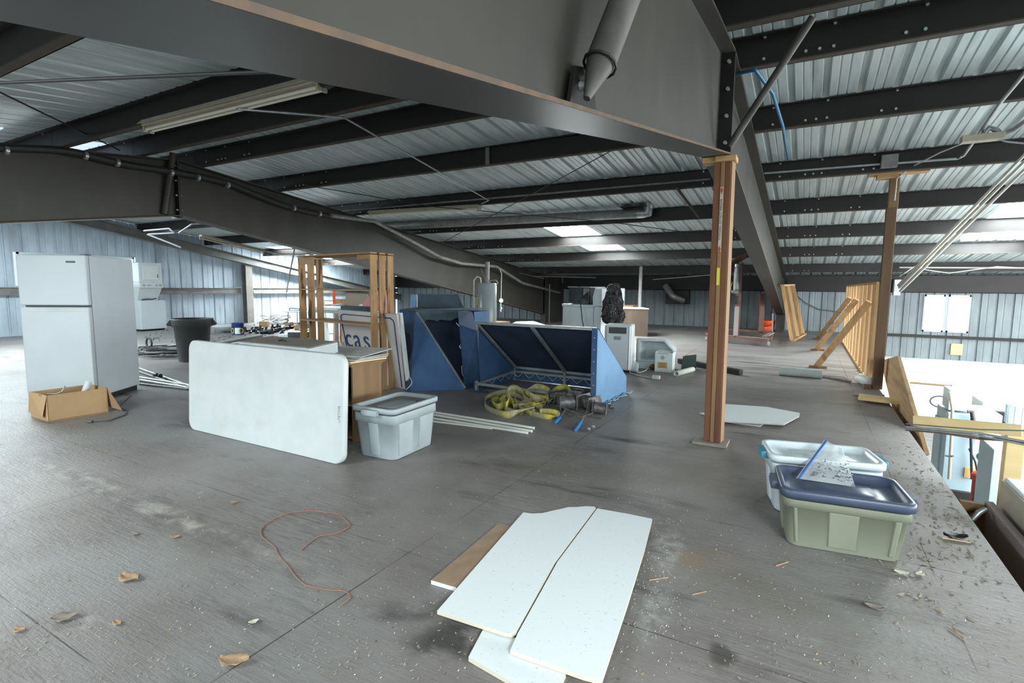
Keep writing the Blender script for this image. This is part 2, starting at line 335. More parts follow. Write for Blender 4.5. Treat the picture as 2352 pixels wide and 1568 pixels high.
def floor_mat():
    m = bpy.data.materials.new('dusty_plywood_deck'); m.use_nodes = True; nt = m.node_tree; N = nt.nodes.new; L = nt.links.new
    b = nt.nodes['Principled BSDF']; b.inputs["Roughness"].default_value = .45
    tc = N('ShaderNodeTexCoord'); P = tc.outputs['Object']
    def noise(sc, st=(1,1,1), det=6, dist=0, rough=.6):
        mp = N('ShaderNodeMapping'); mp.inputs['Scale'].default_value = st; L(P, mp.inputs[0])
        n = N('ShaderNodeTexNoise'); n.inputs['Scale'].default_value = sc; n.inputs['Detail'].default_value = det; n.inputs['Distortion'].default_value = dist; n.inputs['Roughness'].default_value = rough
        L(mp.outputs[0], n.inputs['Vector']); return n.outputs['Fac']
    def ramp(f, p0, c0, p1, c1):
        r = N('ShaderNodeValToRGB'); r.color_ramp.elements[0].position = p0; r.color_ramp.elements[1].position = p1
        r.color_ramp.elements[0].color = (*c0,1); r.color_ramp.elements[1].color = (*c1,1); L(f, r.inputs[0]); return r.outputs[0]
    def mix(fac, a, c, mode='MIX'):
        x = N('ShaderNodeMixRGB'); x.blend_type = mode
        if isinstance(fac, float): x.inputs[0].default_value = fac
        else: L(fac, x.inputs[0])
        for i, q in ((1,a),(2,c)):
            if isinstance(q, tuple): x.inputs[i].default_value = (*q,1)
            else: L(q, x.inputs[i])
        return x.outputs[0]
    K = (0,0,0); Wt = (1,1,1)
    base = ramp(noise(1.1), .35, (.19,.172,.160), .68, (.265,.245,.232))
    base = mix(ramp(noise(.55, (1,1,1), 4), .48, K, .70, (.7,.7,.7)), base, (.215,.232,.225))       # greenish worn zones
    base = mix(ramp(noise(.8, (1,1.3,1), 5), .56, K, .74, (.75,.75,.75)), base, (.16,.145,.11))       # brown stains
    grain = ramp(noise(9, (.5, 6.5, 1), 5, 1.6), .38, (.55,.55,.55), .6, Wt)
    gm = ramp(noise(.9, (1,1,1), 3), .42, (.05,.05,.05), .62, (.85,.85,.85))
    base = mix(gm, base, mix(1.0, base, grain, 'MULTIPLY'))
    base = mix(ramp(noise(1.6, (.5,1.8,1), 7), .60, K, .70, (.8,.8,.8)), base, (.075,.07,.066))       # dark scuffs
    base = mix(ramp(noise(2.3, (.8,1.5,1), 7, .5), .66, K, .74, (.75,.75,.75)), base, (.32,.31,.28))   # light rubbed patches
    base = mix(ramp(noise(55, (1,1,1), 2), .70, K, .74, (.55,.55,.55)), base, (.40,.38,.34))             # crumbs
    base = mix(ramp(noise(38, (1,1,1), 2), .69, K, .72, (.7,.7,.7)), base, (.05,.048,.045))
    # wear, stains, painted-in shadow and brightness with a shape of their own: (centre, half length, half width, angle, colour, strength)
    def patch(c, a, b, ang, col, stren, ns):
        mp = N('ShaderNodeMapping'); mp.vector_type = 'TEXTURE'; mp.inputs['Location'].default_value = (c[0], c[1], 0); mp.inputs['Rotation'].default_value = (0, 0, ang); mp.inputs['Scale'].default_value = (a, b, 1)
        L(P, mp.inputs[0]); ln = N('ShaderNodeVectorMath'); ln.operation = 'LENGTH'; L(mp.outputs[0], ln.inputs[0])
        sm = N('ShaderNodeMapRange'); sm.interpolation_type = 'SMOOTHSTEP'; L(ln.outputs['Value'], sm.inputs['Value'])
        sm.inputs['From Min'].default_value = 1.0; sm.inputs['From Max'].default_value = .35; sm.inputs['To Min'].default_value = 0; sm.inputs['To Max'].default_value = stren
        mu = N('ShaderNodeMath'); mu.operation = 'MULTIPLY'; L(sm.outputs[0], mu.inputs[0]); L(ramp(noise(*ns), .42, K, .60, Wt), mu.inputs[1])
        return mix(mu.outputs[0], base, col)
    wa, wb = fl(20, 1030), fl(880, 1385); dd = wb-wa; wc = (wa+wb)/2; wang = math.atan2(dd.y, dd.x)
    base = patch((wc.x, wc.y), dd.length*.56, .10, wang, (.42,.40,.35), .75, (5, (1,1,1), 6, .4))
    base = patch((wc.x, wc.y), dd.length*.56, .17, wang, (.10,.095,.09), .6, (6, (1,2,1), 6, .6))
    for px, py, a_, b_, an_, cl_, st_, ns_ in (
        (1480, 1015, .62, .13, .05, (.045,.042,.038), .9, (2.2, (1,2,1), 5)),  # cast shadow left of the post, painted on
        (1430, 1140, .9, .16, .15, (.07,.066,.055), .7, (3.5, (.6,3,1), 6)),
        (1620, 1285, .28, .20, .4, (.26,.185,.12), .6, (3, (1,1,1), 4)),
        (1060, 1470, .34, .22, .9, (.05,.047,.044), .9, (3.5, (1,1.5,1), 6)),  # shadow at the left of the ceiling tiles, painted in
        (940, 1400, .30, .12, .6, (.06,.056,.052), .7, (4, (1,1,1), 6)),  # more of the painted tile shadow
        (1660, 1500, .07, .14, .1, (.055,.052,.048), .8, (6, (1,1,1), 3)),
        (1530, 1260, .12, .30, .1, (.42,.43,.42), .6, (16, (1,1,1), 6)),
        (1500, 1400, .10, .30, .1, (.36,.38,.37), .6, (18, (1,1,1), 6)),
        (1450, 1085, 1.4, .5, .2, (.155,.145,.105), .55, (2, (1,1,1), 5)),
        (1750, 1380, .8, .35, .1, (.16,.15,.115), .5, (2.5, (1,1,1), 5)),
        (1500, 730, 3.5, 3.0, 0, (.42,.40,.38), .5, (1.5, (.4,3,1), 5)),  # pool of light below the roof panel, put into the colour
        (1750, 830, 2.6, 4.0, .2, (.38,.365,.35), .65, (1.5, (.4,3,1), 5))):  # far-floor brightness painted in, along with pale dust
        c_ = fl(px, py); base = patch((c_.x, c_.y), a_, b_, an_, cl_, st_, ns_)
    # sheet seams
    sp = N('ShaderNodeSeparateXYZ'); L(P, sp.inputs[0])
    def seam(sock, off, per, w):
        a = N('ShaderNodeMath'); a.operation = 'SUBTRACT'; L(sock, a.inputs[0]); a.inputs[1].default_value = off
        d = N('ShaderNodeMath'); d.operation = 'PINGPONG'; L(a.outputs[0], d.inputs[0]); d.inputs[1].default_value = per/2
        c = N('ShaderNodeMath'); c.operation = 'LESS_THAN'; L(d.outputs[0], c.inputs[0]); c.inputs[1].default_value = w; return c.outputs[0]
    s1 = seam(sp.outputs[0], -4.145, 2.385, .0035); s2 = seam(sp.outputs[1], .82, 1.22, .003)
    mxm = N('ShaderNodeMath'); mxm.operation = 'MAXIMUM'; L(s1, mxm.inputs[0]); L(s2, mxm.inputs[1])
    brk = N('ShaderNodeMath'); brk.operation = 'MULTIPLY'; L(mxm.outputs[0], brk.inputs[0]); L(ramp(noise(1.3, (1,1,1), 3), .42, (.0,.0,.0), .52, (.9,.9,.9)), brk.inputs[1])
    base = mix(brk.outputs[0], base, (.04,.036,.032))
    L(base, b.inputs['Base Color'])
    bp = N('ShaderNodeBump'); bp.inputs['Strength'].default_value = .35; bp.inputs['Distance'].default_value = .01
    ad = N('ShaderNodeMath'); ad.operation = 'ADD'; L(noise(45, (1,1,1), 4), ad.inputs[0]); L(noise(9, (.5,6.5,1), 5, 1.6), ad.inputs[1]); L(ad.outputs[0], bp.inputs['Height']); L(bp.outputs[0], b.inputs['Normal'])
    return m
MT['floor'] = floor_mat()
MT['concrete'] = mat('lower_concrete', (.30,.30,.29), .8, col2=(.22,.22,.21), scale=3)
# ================================================================ SETTING
XL, YF, XE = -18.15, 20.4, 0.96
def strips(name, per, prof, u0, u1, fn, mats, holes=(), vs=(0, 1), thick=None, label=None):
    # corrugated sheet: fn(u, depth, v_index or y) -> point. holes = [(u0,u1,v0,v1)], v range from vs
    mb = MB(); us = []
    k = math.floor(u0/per)
    while k*per < u1:
        for a, d in prof:
            u = k*per+a
            if u0 <= u <= u1: us.append((u, d))
        k += 1
    for (a, da), (b, db) in zip(us, us[1:]):
        seg = [vs]
        for h in holes:
            if h[0] <= (a+b)/2 <= h[1]:
                seg = [(vs[0], h[2]), (h[3], vs[1])]
        for s0, s1 in seg:
            if s1-s0 > .01: mb.add([fn(a, da, s0), fn(b, db, s0), fn(b, db, s1), fn(a, da, s1)], [(0,1,2,3)])
    return mb
RIB = [(0,0),(.014,.045),(.060,.045),(.074,0),(.135,0),(.145,.012),(.155,0),(.215,0),(.225,.012),(.235,0)]
WRIB = [(0,0),(.012,.035),(.045,.035),(.057,0),(.17,0),(.178,.006),(.20,.006),(.208,0)]
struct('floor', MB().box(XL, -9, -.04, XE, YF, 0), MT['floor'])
struct('trim_1', MB().box(XE-.06, -9, -.32, XE-.005, YF, -.04), MT['dark_wood'], 'dark rim board under the edge of the upper deck')
struct('floor_lower', MB().box(XL, -9, -2.85, 12.5, YF, -2.75), MT['concrete'])
SKY = [(-5.72, -4.66, 11.1, 14.9), (2.85, 3.95, 11.35, 15.0), (-17.3, -16.1, 12.6, 15.9)]
SKYD = [(-14.6, -12.7, 6.3, 7.6)]
def roofpt(x, d, y): return (x, y, rz(y)+d)
mb = strips('ceiling', .31, RIB, XL, 12.5, roofpt, None, [(a,b,c,d) for a,b,c,d in SKY+SKYD], (RID, YF+.3))
struct('ceiling', mb, MT['roof'], 'ribbed metal roof sheets of the far slope')
mb = strips('ceiling', .31, RIB, XL, 12.5, roofpt, None, [(-10.4,-9.3,1.9,2.9),(-12.2,-9.6,3.6,4.3)], (-9, RID))
struct('ceiling', mb, MT['roof'], 'ribbed metal roof sheets of the near slope')
for i, (a, b, c, d) in enumerate(SKY):
    mb = strips('s', .31, RIB, a-.02, b+.02, roofpt, None, (), (c-.03, d+.03))
    mb.v = [v-Vector((0,0,.004)) for v in mb.v]
    single('skylight', mb, MT['skylight'], ['bright translucent roof panel in the middle bay above the white washer', 'bright translucent roof panel at the right edge above the white conduits', 'bright translucent roof panel over the far left bay behind the pallet wood shelf'][i], 'skylight', kind=None)
MT['sky_dim'] = mat('weathered_panel', (.5,.6,.75), .5, emit=(.72,.86,1), es=.8)  # glow standing in for light through roof gaps
MT['sky_mid'] = mat('translucent_panel_dull', (.6,.7,.85), .5, emit=(.74,.86,1), es=5)  # brightness of a blue-lit roof sheet put in as glow
for (a, b, c, d), t in zip(SKYD+[(-10.4,-9.3,1.9,2.9),(-12.2,-9.6,3.6,4.3)], ['dull bluish translucent roof panel high over the stacked washer', 'dull translucent streaked roof patch at the left edge', 'small dull translucent roof patch above the dark ridge joint']):
    mb = strips('s', .31, RIB, a-.02, b+.02, roofpt, None, (), (c-.03, d+.03)); mb.v = [v-Vector((0,0,.004)) for v in mb.v]
    single('skylight', mb, MT['sky_mid' if 'laundry' in t or 'washer' in t else 'sky_dim'], t, 'skylight')  # glow patches standing in for lit sheet and roof gaps, no skylights here
# far eave wall: metal above, white painted wall below
WH = (3.13, 4.24, .14, 1.27)
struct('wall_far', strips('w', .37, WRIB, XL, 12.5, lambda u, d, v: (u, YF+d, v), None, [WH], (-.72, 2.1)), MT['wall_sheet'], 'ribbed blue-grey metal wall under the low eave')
struct('wall_far_lower', MB().box(XL, YF-.02, -2.75, 12.5, YF+.1, -.72), MT['white_wall'], 'white painted wall of the hall below')
mb = MB().box(XE, YF-.14, -1.12, 12.5, YF-.02, -1.0); struct('trim_2', mb, MT['white_wall'], 'white ledge along the lower wall')
mb = MB().box(.9, YF-.05, -.76, 12.5, YF-.005, -.70); struct('trim_3', mb, MT['galv'], 'thin base channel of the metal wall')
WL = (8.1*0+4.0, 9.6, 1.34, 2.16)
def gz(y): return rz(y)
mb = MB(); us = []
k = math.floor(-9/.365)
while k*.365 < YF:
    for a, d in WRIB: us.append((k*.365+a, d))
    k += 1
LW = [(5.75, 7.15, 1.32, 2.2), (7.3, 8.55, 1.32, 2.2)]
for (a, da), (b, db) in zip(us, us[1:]):
    m_ = (a+b)/2; h = [w for w in LW if w[0] <= m_ <= w[1]]
    if h:
        mb.add([(XL-da,a,0),(XL-db,b,0),(XL-db,b,h[0][2]),(XL-da,a,h[0][2])], [(0,1,2,3)])
        mb.add([(XL-da,a,h[0][3]),(XL-db,b,h[0][3]),(XL-db,b,gz(b)),(XL-da,a,gz(a))], [(0,1,2,3)])
    else: mb.add([(XL-da,a,0),(XL-db,b,0),(XL-db,b,gz(b)),(XL-da,a,gz(a))], [(0,1,2,3)])
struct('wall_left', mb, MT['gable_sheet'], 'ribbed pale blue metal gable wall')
def jalousie(name, o, u, w, z0, z1, label, n=11):
    # louvred window in the plane spanned by u (unit, horizontal) and z, o = lower left corner
    o = Vector(o); u = Vector(u); nn = u.cross(Vector((0,0,1)))
    t = MB()
    for a, b, c, d in ((0,w,z0,z0+.05),(0,w,z1-.05,z1),(0,.04,z0,z1),(w-.04,w,z0,z1)):
        t.bar(o+u*a+Vector((0,0,(c+d)/2)), o+u*b+Vector((0,0,(c+d)/2)), .06, d-c)
    r = struct(name, t, MT['white_metal'], label)
    s = MB()
    for i in range(n):
        z = z0+.06+(z1-z0-.12)*(i+.5)/n; h = (z1-z0-.12)/n*.46
        s.add([o+u*.04+nn*.02+Vector((0,0,z-h)), o+u*(w-.04)+nn*.02+Vector((0,0,z-h)), o+u*(w-.04)-nn*.02+Vector((0,0,z+h)), o+u*.04-nn*.02+Vector((0,0,z+h))], [(0,1,2,3)])
    part('louvre_panes', s, MT['glow'], r)
    s = MB().bar(o+u*w/2+Vector((0,0,z0)), o+u*w/2+Vector((0,0,z1)), .03, .03)
    part('mullion', s, MT['white_metal'], r)
jalousie('window_1', (3.14, YF-.02, 0), (1,0,0), .5, .14, 1.27, 'white louvred window in the far wall, left sash')
jalousie('window_2', (3.72, YF-.02, 0), (1,0,0), .52, .14, 1.27, 'white louvred window in the far wall, right sash')
jalousie('window_3', (XL+.02, 7.15, 0), (0,-1,0), 1.4, 1.32, 2.2, 'louvred window behind the refrigerator')
jalousie('window_4', (XL+.02, 8.5, 0), (0,-1,0), 1.25, 1.32, 2.2, 'louvred window beside the stacked washer and dryer')
# girts
def girt(name, a, b, h, label, m='galv_dull'):
    mb = MB().bar(a, b, .10, .012).bar(Vector(a)+Vector((0,0,-h/2)), Vector(b)+Vector((0,0,-h/2)), .012, h).bar(Vector(a)+Vector((0,0,-h)), Vector(b)+Vector((0,0,-h)), .10, .012)
    return single(name, mb, MT[m], label, 'beam')
MT['girt'] = mat('girt_paint', (.15,.145,.13), .6, col2=(.22,.215,.20), scale=4)
girt('wall_girt', (XL+.12, -8, 1.27), (XL+.12, 11.9, 1.27), .19, 'grey steel wall girt behind the refrigerator', 'girt')
girt('wall_girt', (XL+.12, 12.4, 1.27), (XL+.12, YF-.1, 1.27), .19, 'grey steel wall girt right of the gable column', 'girt')
girt('wall_girt', (XE+.1, YF-.07, .03), (12, YF-.07, .03), .07, 'thin dark girt under the louvred window', 'steel_dark')
# ================================================================ STEEL FRAMES
def rigid_frame(name, label, x, zb, ys, hw, cols=True, brace=None):
    r = thing(name, label, 'girder', (x, RID, 0))
    def side(y0, y1, nm):
        n = 24; yy = [y0+(y1-y0)*i/n for i in range(n+1)]
        w = MB()
        for a, b in zip(yy, yy[1:]):
            w.hexa([(x-.006,a,zb(a)),(x+.006,a,zb(a)),(x+.006,b,zb(b)),(x-.006,b,zb(b)),(x-.006,a,pz(a)),(x+.006,a,pz(a)),(x+.006,b,pz(b)),(x-.006,b,pz(b))])
        part('web', w, MT['steel_web'], r, True)
        f = MB(); e = MB()
        for a, b in zip(yy, yy[1:]):
            f.hexa([(x-hw,a,zb(a)-.012),(x+hw,a,zb(a)-.012),(x+hw,b,zb(b)-.012),(x-hw,b,zb(b)-.012),(x-hw,a,zb(a)),(x+hw-.002,a,zb(a)),(x+hw-.002,b,zb(b)),(x-hw,b,zb(b))])
            e.hexa([(x+hw-.0015,a,zb(a)-.0125),(x+hw+.002,a,zb(a)-.0125),(x+hw+.002,b,zb(b)-.0125),(x+hw-.0015,b,zb(b)-.0125),(x+hw-.0015,a,zb(a)+.001),(x+hw+.002,a,zb(a)+.001),(x+hw+.002,b,zb(b)+.001),(x+hw-.0015,b,zb(b)+.001)])
        fo = part('bottom_flange', f, MT['steel_flange'], r, True); part('flange_edge', e, MT['steel_edge'], fo, True)
        f = MB()
        for a, b in zip(yy, yy[1:]):
            f.hexa([(x-hw,a,pz(a)-.025),(x+hw,a,pz(a)-.025),(x+hw,b,pz(b)-.025),(x-hw,b,pz(b)-.025),(x-hw,a,pz(a)-.005),(x+hw,a,pz(a)-.005),(x+hw,b,pz(b)-.005),(x-hw,b,pz(b)-.005)])
        part('top_flange', f, MT['steel_web'], r, True)
    side(ys[0], RID-.02, 'near'); side(RID+.02, ys[1], 'far')
    for sy in (-1, 1):
        a = RID+sy*.001; b = RID+sy*.022
        p = MB().box(x-hw, min(a,b), zb(RID)-.05, x+hw, max(a,b), pz(RID)-.03); po = part('ridge_plate', p, MT['steel_dark'], r, True)
    for k in range(4):
        for sx in (-.07, .07):
            z = zb(RID)+.08+k*(pz(RID)-zb(RID)-.18)/3
            part('bolt', MB().tube([(x+sx, RID-.045, z),(x+sx, RID+.045, z)], .016, 6), MT['bolt'], r, True)
    # eave column
    y0 = ys[1]
    c = MB().box(x-.006, y0-.1, 0, x+.006, YF-.2, pz(y0)); part('column_web', c, MT['steel_web'], r, True)
    c = MB().box(x-hw, y0-.12, 0, x+hw, y0-.1, zb(y0)); part('column_flange', c, MT['steel_flange'], r, True)
    c = MB().box(x-hw, YF-.2, 0, x+hw, YF-.18, pz(YF)-.05); part('column_flange', c, MT['steel_flange'], r, True)
    return r
XN, XM = -.755, -9.0
zbn = lambda y: 1.755+.177*(y-.442) if y < RID else 2.545-.138*(y-RID)
zbm = lambda y: 2.507+.162*(y-RID) if y < RID else 2.507-.158*(y-RID)
F1 = rigid_frame('steel_girder', 'massive grey steel roof girder crossing overhead from upper left to the far wall', XN, zbn, (-8, 19.2), .115)
F2 = rigid_frame('steel_girder', 'dark steel roof girder behind the refrigerator with its ridge joint at left', XM, zbm, (-8, 18.6), .115)
# gable rafter and columns at the left wall
gb = lambda y: 3.05-.174*(y-6.8) if y > RID else 3.05-.174*(RID-6.8)-.174*(RID-y)
mb = MB()
for a, b in ((-8, RID), (RID, YF-.1)):
    for z0, z1, w in ((0,.02,.12),(.02,.25,.01),(.25,.27,.12)):
        q = []
        for zz in (z0, z1):
            q += [(XL+.32-w,a,gb(a)+zz),(XL+.32+w,a,gb(a)+zz),(XL+.32+w,b,gb(b)+zz),(XL+.32-w,b,gb(b)+zz)]
        mb.hexa(q)
MT['gable_steel'] = mat('gable_rafter_paint', (.12,.125,.115), .55, col2=(.17,.18,.17), scale=3)
single('gable_rafter', mb, MT['gable_steel'], 'sloping grey-green steel rafter along the pale left wall', 'beam')
for y, t in ((12.1, 'grey steel wall column between the bright left wall panels'), (4.6, 'grey steel wall column behind the refrigerator')):
    mb = MB().box(XL+.1, y-.13, 0, XL+.12, y+.13, gb(y)).box(XL+.12, y-.008, 0, XL+.33, y+.008, gb(y)).box(XL+.33, y-.13, 0, XL+.35, y+.13, gb(y))
    single('wall_column', mb, MT['girt'], t, 'column')
# ================================================================ PURLINS
ORD = ['first','second','third','fourth','fifth','sixth','seventh','eighth','ninth','tenth']
BAYS = [(XM+.0, XN, 'in the middle bay'), (XN, 12.4, 'right of the grey frame'), (XL+.05, XM, 'in the far left bay')]
FARY = [5.25, 6.72, 8.64, 10.69, 12.9, 15.24, 18.05]
NEARY = [4.32, 3.33, 1.73, .15, -1.5, -3.2]
def purlin(x0, x1, y, label, bolts):
    z = pz(y); mb = MB()
    s = 1
    mb.box(x0+.004, y-.004, z, x1-.004, y+.004, z+PH, 0)
    mb.box(x0+.004, y-.004, z+PH-.012, x1-.004, y-.07, z+PH-.002, 0)
    mb.box(x0+.004, y-.006, z-.004, x1-.004, y+.075, z+.008, 1)
    mb.box(x0+.004, y+.067, z-.004, x1-.004, y+.075, z+.03, 1)
    r = single('roof_purlin', mb, [MT['steel_dark'], MT['steel_lip']], label, 'beam', 'roof purlins')
    for bx, bz in bolts:
        if x0 < bx < x1: part('bolt', MB().tube([(bx, y-.016, z+bz),(bx, y-.004, z+bz)], .013, 6), MT['bolt'], r, True)
    return r
for (x0, x1, where) in BAYS:
    nb = 8
    for i, y in enumerate(FARY):
        bl = [(x1-.25, .05),(x1-.25, .22),(x1-.75,.05),(x1-.75,.22)] + [(x0+.30,.05),(x0+.30,.23),(x0+.62,.05),(x0+.72,.05),(x0+.82,.05),(x0+.82,.23),(x0+1.3,.05),(x0+1.42,.05),(x0+1.42,.23)]
        purlin(x0, x1, y, 'dark roof purlin %s, %s below ridge, far slope' % (where, ORD[i]), bl if i < 6 else bl[4:8])
    for i, y in enumerate(NEARY[:5]):
        purlin(x0, x1, y, 'dark roof purlin %s, %s from ridge, near slope' % (where, ORD[i]), [(x1-.25, .05),(x1-.25,.22)])
for (x0, x1, where) in BAYS:
    mb = MB().box(x0+.13, YF-.32, 1.33, x1-.13, YF-.31, rz(YF)-.03).box(x0+.13, YF-.32, 1.33, x1-.13, YF-.2, 1.345).box(x0+.13, YF-.32, rz(YF)-.04, x1-.13, YF-.2, rz(YF)-.03)
    single('eave_strut', mb, MT['steel_dark'], 'dark eave strut on top of the far wall %s' % where, 'beam')
# clip angle on a purlin and sag strap
p = on(1123, 350, 1, 6.72)
single('purlin_clip', MB().box(p.x-.03, 6.67, pz(6.72), p.x+.03, 6.70, pz(6.72)+.24), MT['galv_dull'], 'short grey channel clip on the purlin above the middle of the room', 'bracket')
# ================================================================ FRAME BRACES
def strut(name, a, b, r, label, m='steel_flange', seg=16, cat='brace'):
    return single(name, MB().tube([a, b], r, seg), MT[m], label, cat)
# round pipe brace at the near flange
a = on(1352, 215, 0, XN+.09); b = on(1458, -60, 0, XN+.16); b = a+(b-a)*1.5
r = thing('pipe_brace', 'weathered round pipe brace bolted to the underside flange of the near frame', 'brace', a)
MT['pipe_old'] = mat('weathered_pipe', (.040,.038,.033), .6, col2=(.095,.092,.085), scale=5, stretch=(1,1,.3), col3=(.04,.04,.035), q0=.5, q1=.7)
d = (b-a).normalized(); part('pipe', MB().tube([a-d*.02, a+d*.05, a+d*.14, b], [.012,.030,.052,.052], 22), MT['pipe_old'], r, True)
g = on(1330, 205, 0, XN+.03)
part('gusset_plate', MB().prism([g+Vector((0,-.11,-.085)), g+Vector((0,.13,-.04)), g+Vector((0,.10,.10)), g+Vector((0,-.07,.05))], (.014,0,0)), MT['steel_dark'], r, True)
part('bolt', MB().tube([g+Vector((.014,-.02,0)), g+Vector((.04,-.02,0))], .02, 6), MT['bolt'], r, True)
cc = a+d*.12; o1 = d.orthogonal().normalized(); o2 = d.cross(o1)
part('cable_tie', MB().tube([cc+(o1*math.cos(t*.524)+o2*math.sin(t*.524))*.056 for t in range(12)], .005, 6, closed=True), MT['black'], r, True)
strut('flange_brace', on(1676, 335, 0, XN+.12), on(1868, 38, 1, 4.45), .028, 'thin diagonal pipe brace from the ridge joint up to the right-hand purlin', 'pipe_old')
strut('flange_brace', on(1555, 432, 1, 8.5), on(1605, 498, 1, 10.0), .022, 'short slanting strap between two purlins left of the wooden post', 'steel_edge')
strut('flange_brace', on(398, 352, 0, XM+.13), on(378, 492, 0, XM+.05), .05, 'round brace pipe standing against the dark frame at left', 'steel_web')
# ================================================================ TIMBER POSTS
def V(*a): return Vector(a)
pb = fl(1637, 1018); pt = V(pb.x-.02, pb.y+.02, 2.488)
r = thing('wooden_post', 'reddish laminated timber post standing under the ridge joint of the grey frame', 'post', pb)
dx = V(1, -.12, 0).normalized(); dy = V(.12, 1, 0)
def lam(name, x0, x1, m, y0=-.06, y1=.06):
    q = []
    for base, z in ((pb, .03), (pt, pt.z)):
        o = V(base.x, base.y, z)
        q += [o+dx*x0+dy*y0, o+dx*x1+dy*y0, o+dx*x1+dy*y1, o+dx*x0+dy*y1]
    return part(name, MB().hexa(q), m, r, True, .004)
lam('timber', -.068, -.014, MT['post']); lam('timber', -.011, .022, MT['post_light'], -.066, .06); lam('timber', .023, .072, MT['post'], -.058, .06)
lam('edge_strip', .0725, .080, MT['post_light'], -.05, .06)
part('cap_block', MB().box(pt.x-.17, pt.y-.10, pt.z-.01, pt.x+.105, pt.y+.05, pt.z+.035), MT['wood_x'], r, True, .006)
part('cap_block', MB().box(pt.x-.06, pt.y-.13, pt.z-.012, pt.x+.11, pt.y-.101, pt.z+.032), MT['wood_x'], r, True, .006)
part('base_plate', MB().box(pb.x-.16, pb.y-.12, 0.002, pb.x+.13, pb.y+.12, .028), MT['taupe'], r, True, .004)
o = pb+dx*.005+dy*-.0685
def onpost(z): return o + (pt-pb)*(z/(pt.z))
st = MB().hexa([onpost(z)+dx*sx+V(0,-yy,0) for z in (1.72, 2.27) for sx, yy in ((-.012,.002),(.014,.002),(.014,0),(-.012,0))])
so = part('sticker', st, mat('sticker_white', (.55,.52,.45), .6, col2=(.42,.38,.32), scale=30), r, True, label='long white sticker with red diamonds')
rd = MB()
for z in (2.24, 1.74): rd.prism([onpost(z-.035)+V(0,-.003,0), onpost(z)+dx*.013+V(0,-.003,0), onpost(z+.03)+V(0,-.003,0), onpost(z)-dx*.011+V(0,-.003,0)], (0,-.001,0))
part('red_mark', rd, MT['red'], so, True)
tm = frame_mtx(onpost(1.99)+V(0,-.0035,0), (0,0,1), -dx); tm = ROOTM[r.name].inverted() @ tm
lettering('lettering', 'WARNING: DO NOT REMOVE', .026, MT['black'], so, tm, .0004)
part('level_bracket', MB().hexa([onpost(z)+dx*sx+V(0,-yy,0) for z in (1.43, 1.58) for sx, yy in ((-.012,.012),(.012,.012),(.012,0),(-.012,0))]), MT['yellow_label'], r, True, label='yellowed strip holder')
MT['post_old'] = wood('weathered_post', (.10,.055,.025), (.15,.088,.044), (.05,.026,.012)); MT['post_old2'] = wood('weathered_post_head', (.16,.095,.042), (.22,.14,.07), (.10,.05,.02))
# right post at the deck edge
b2 = fl(2021, 893); b2.x = .93; zt = 2.97
r = thing('wooden_post', 'tall dark timber post with a T-shaped head at the deck edge', 'post', b2)
part('timber', MB().box(b2.x-.06, b2.y-.06, 0.0, b2.x+.06, b2.y+.06, zt-.45), MT['post_old'], r, True, .006)
part('timber', MB().box(b2.x-.045, b2.y-.05, zt-.46, b2.x+.07, b2.y+.06, zt), MT['post_old2'], r, True, .006)
part('head_beam', MB().box(b2.x-.30, b2.y-.11, zt+.0, b2.x+.38, b2.y+.08, zt+.055), MT['wood_x'], r, True, .005)
part('head_block', MB().box(b2.x-.20, b2.y-.09, zt-.055, b2.x+.04, b2.y+.06, zt), MT['wood_x'], r, True, .005)
part('base_block', MB().box(b2.x-.16, b2.y-.12, 0, b2.x-.075, b2.y+.04, .05), MT['dark_wood'], r, True, .004)
# ================================================================ FRIDGE
Bp = fl(230, 922); Cp = fl(323, 892); sd = (Cp-Bp).normalized(); fn = V(-sd.y, sd.x, 0)
ang = math.atan2(sd.y, sd.x); L = (Cp-Bp).length
r = thing('refrigerator', 'tall white top-freezer refrigerator standing at the left', 'refrigerator', Bp, ang)
w = .72; hh = 1.72
part('cabinet', MB().box(0, 0, .06, L, w, hh-.005), MT['fridge_side'], r, bevel=.012)
part('base_plinth', MB().box(.04, .02, 0.0, L-.04, w-.02, .06), MT['black'], r)
part('gasket', MB().box(-.018, .01, .08, 0, w-.01, hh-.02), MT['gasket'], r)
d1 = part('freezer_door', MB().box(-.085, -.004, 1.145, -.018, w+.004, hh), MT['white_metal'], r, bevel=.014)
d2 = part('fridge_door', MB().box(-.085, -.004, .07, -.018, w+.004, 1.125), MT['white_metal'], r, bevel=.014)
part('handle_recess', MB().box(-.088, .02, 1.07, -.080, w-.06, 1.118), MT['plastic_white'], d2, bevel=.003)
part('badge', MB().box(-.089, .10, 1.63, -.084, .20, 1.652), MT['gasket'], d1, bevel=.002)
part('hinge', MB().box(-.07, .01, hh, .05, .06, hh+.014), MT['galv_dull'], r, bevel=.003)
mb = MB().tube([Cp+V(-.10,-.12,.03), Cp+V(.06,-.28,.012), fl(300,908,.008), fl(280,925,.008), fl(270,935,.008), fl(292,942,.008), fl(288,952,.008), fl(250,966,.008), fl(206,968,.012)], .006, 6)
r2 = single('power_cord', mb, MT['cable'], 'grey power cord trailing on the floor beside the cardboard box', 'cord')
part('plug', MB().tube([fl(212,968,.014), fl(198,967,.018)], .014, 8), MT['cable'], r2, True)
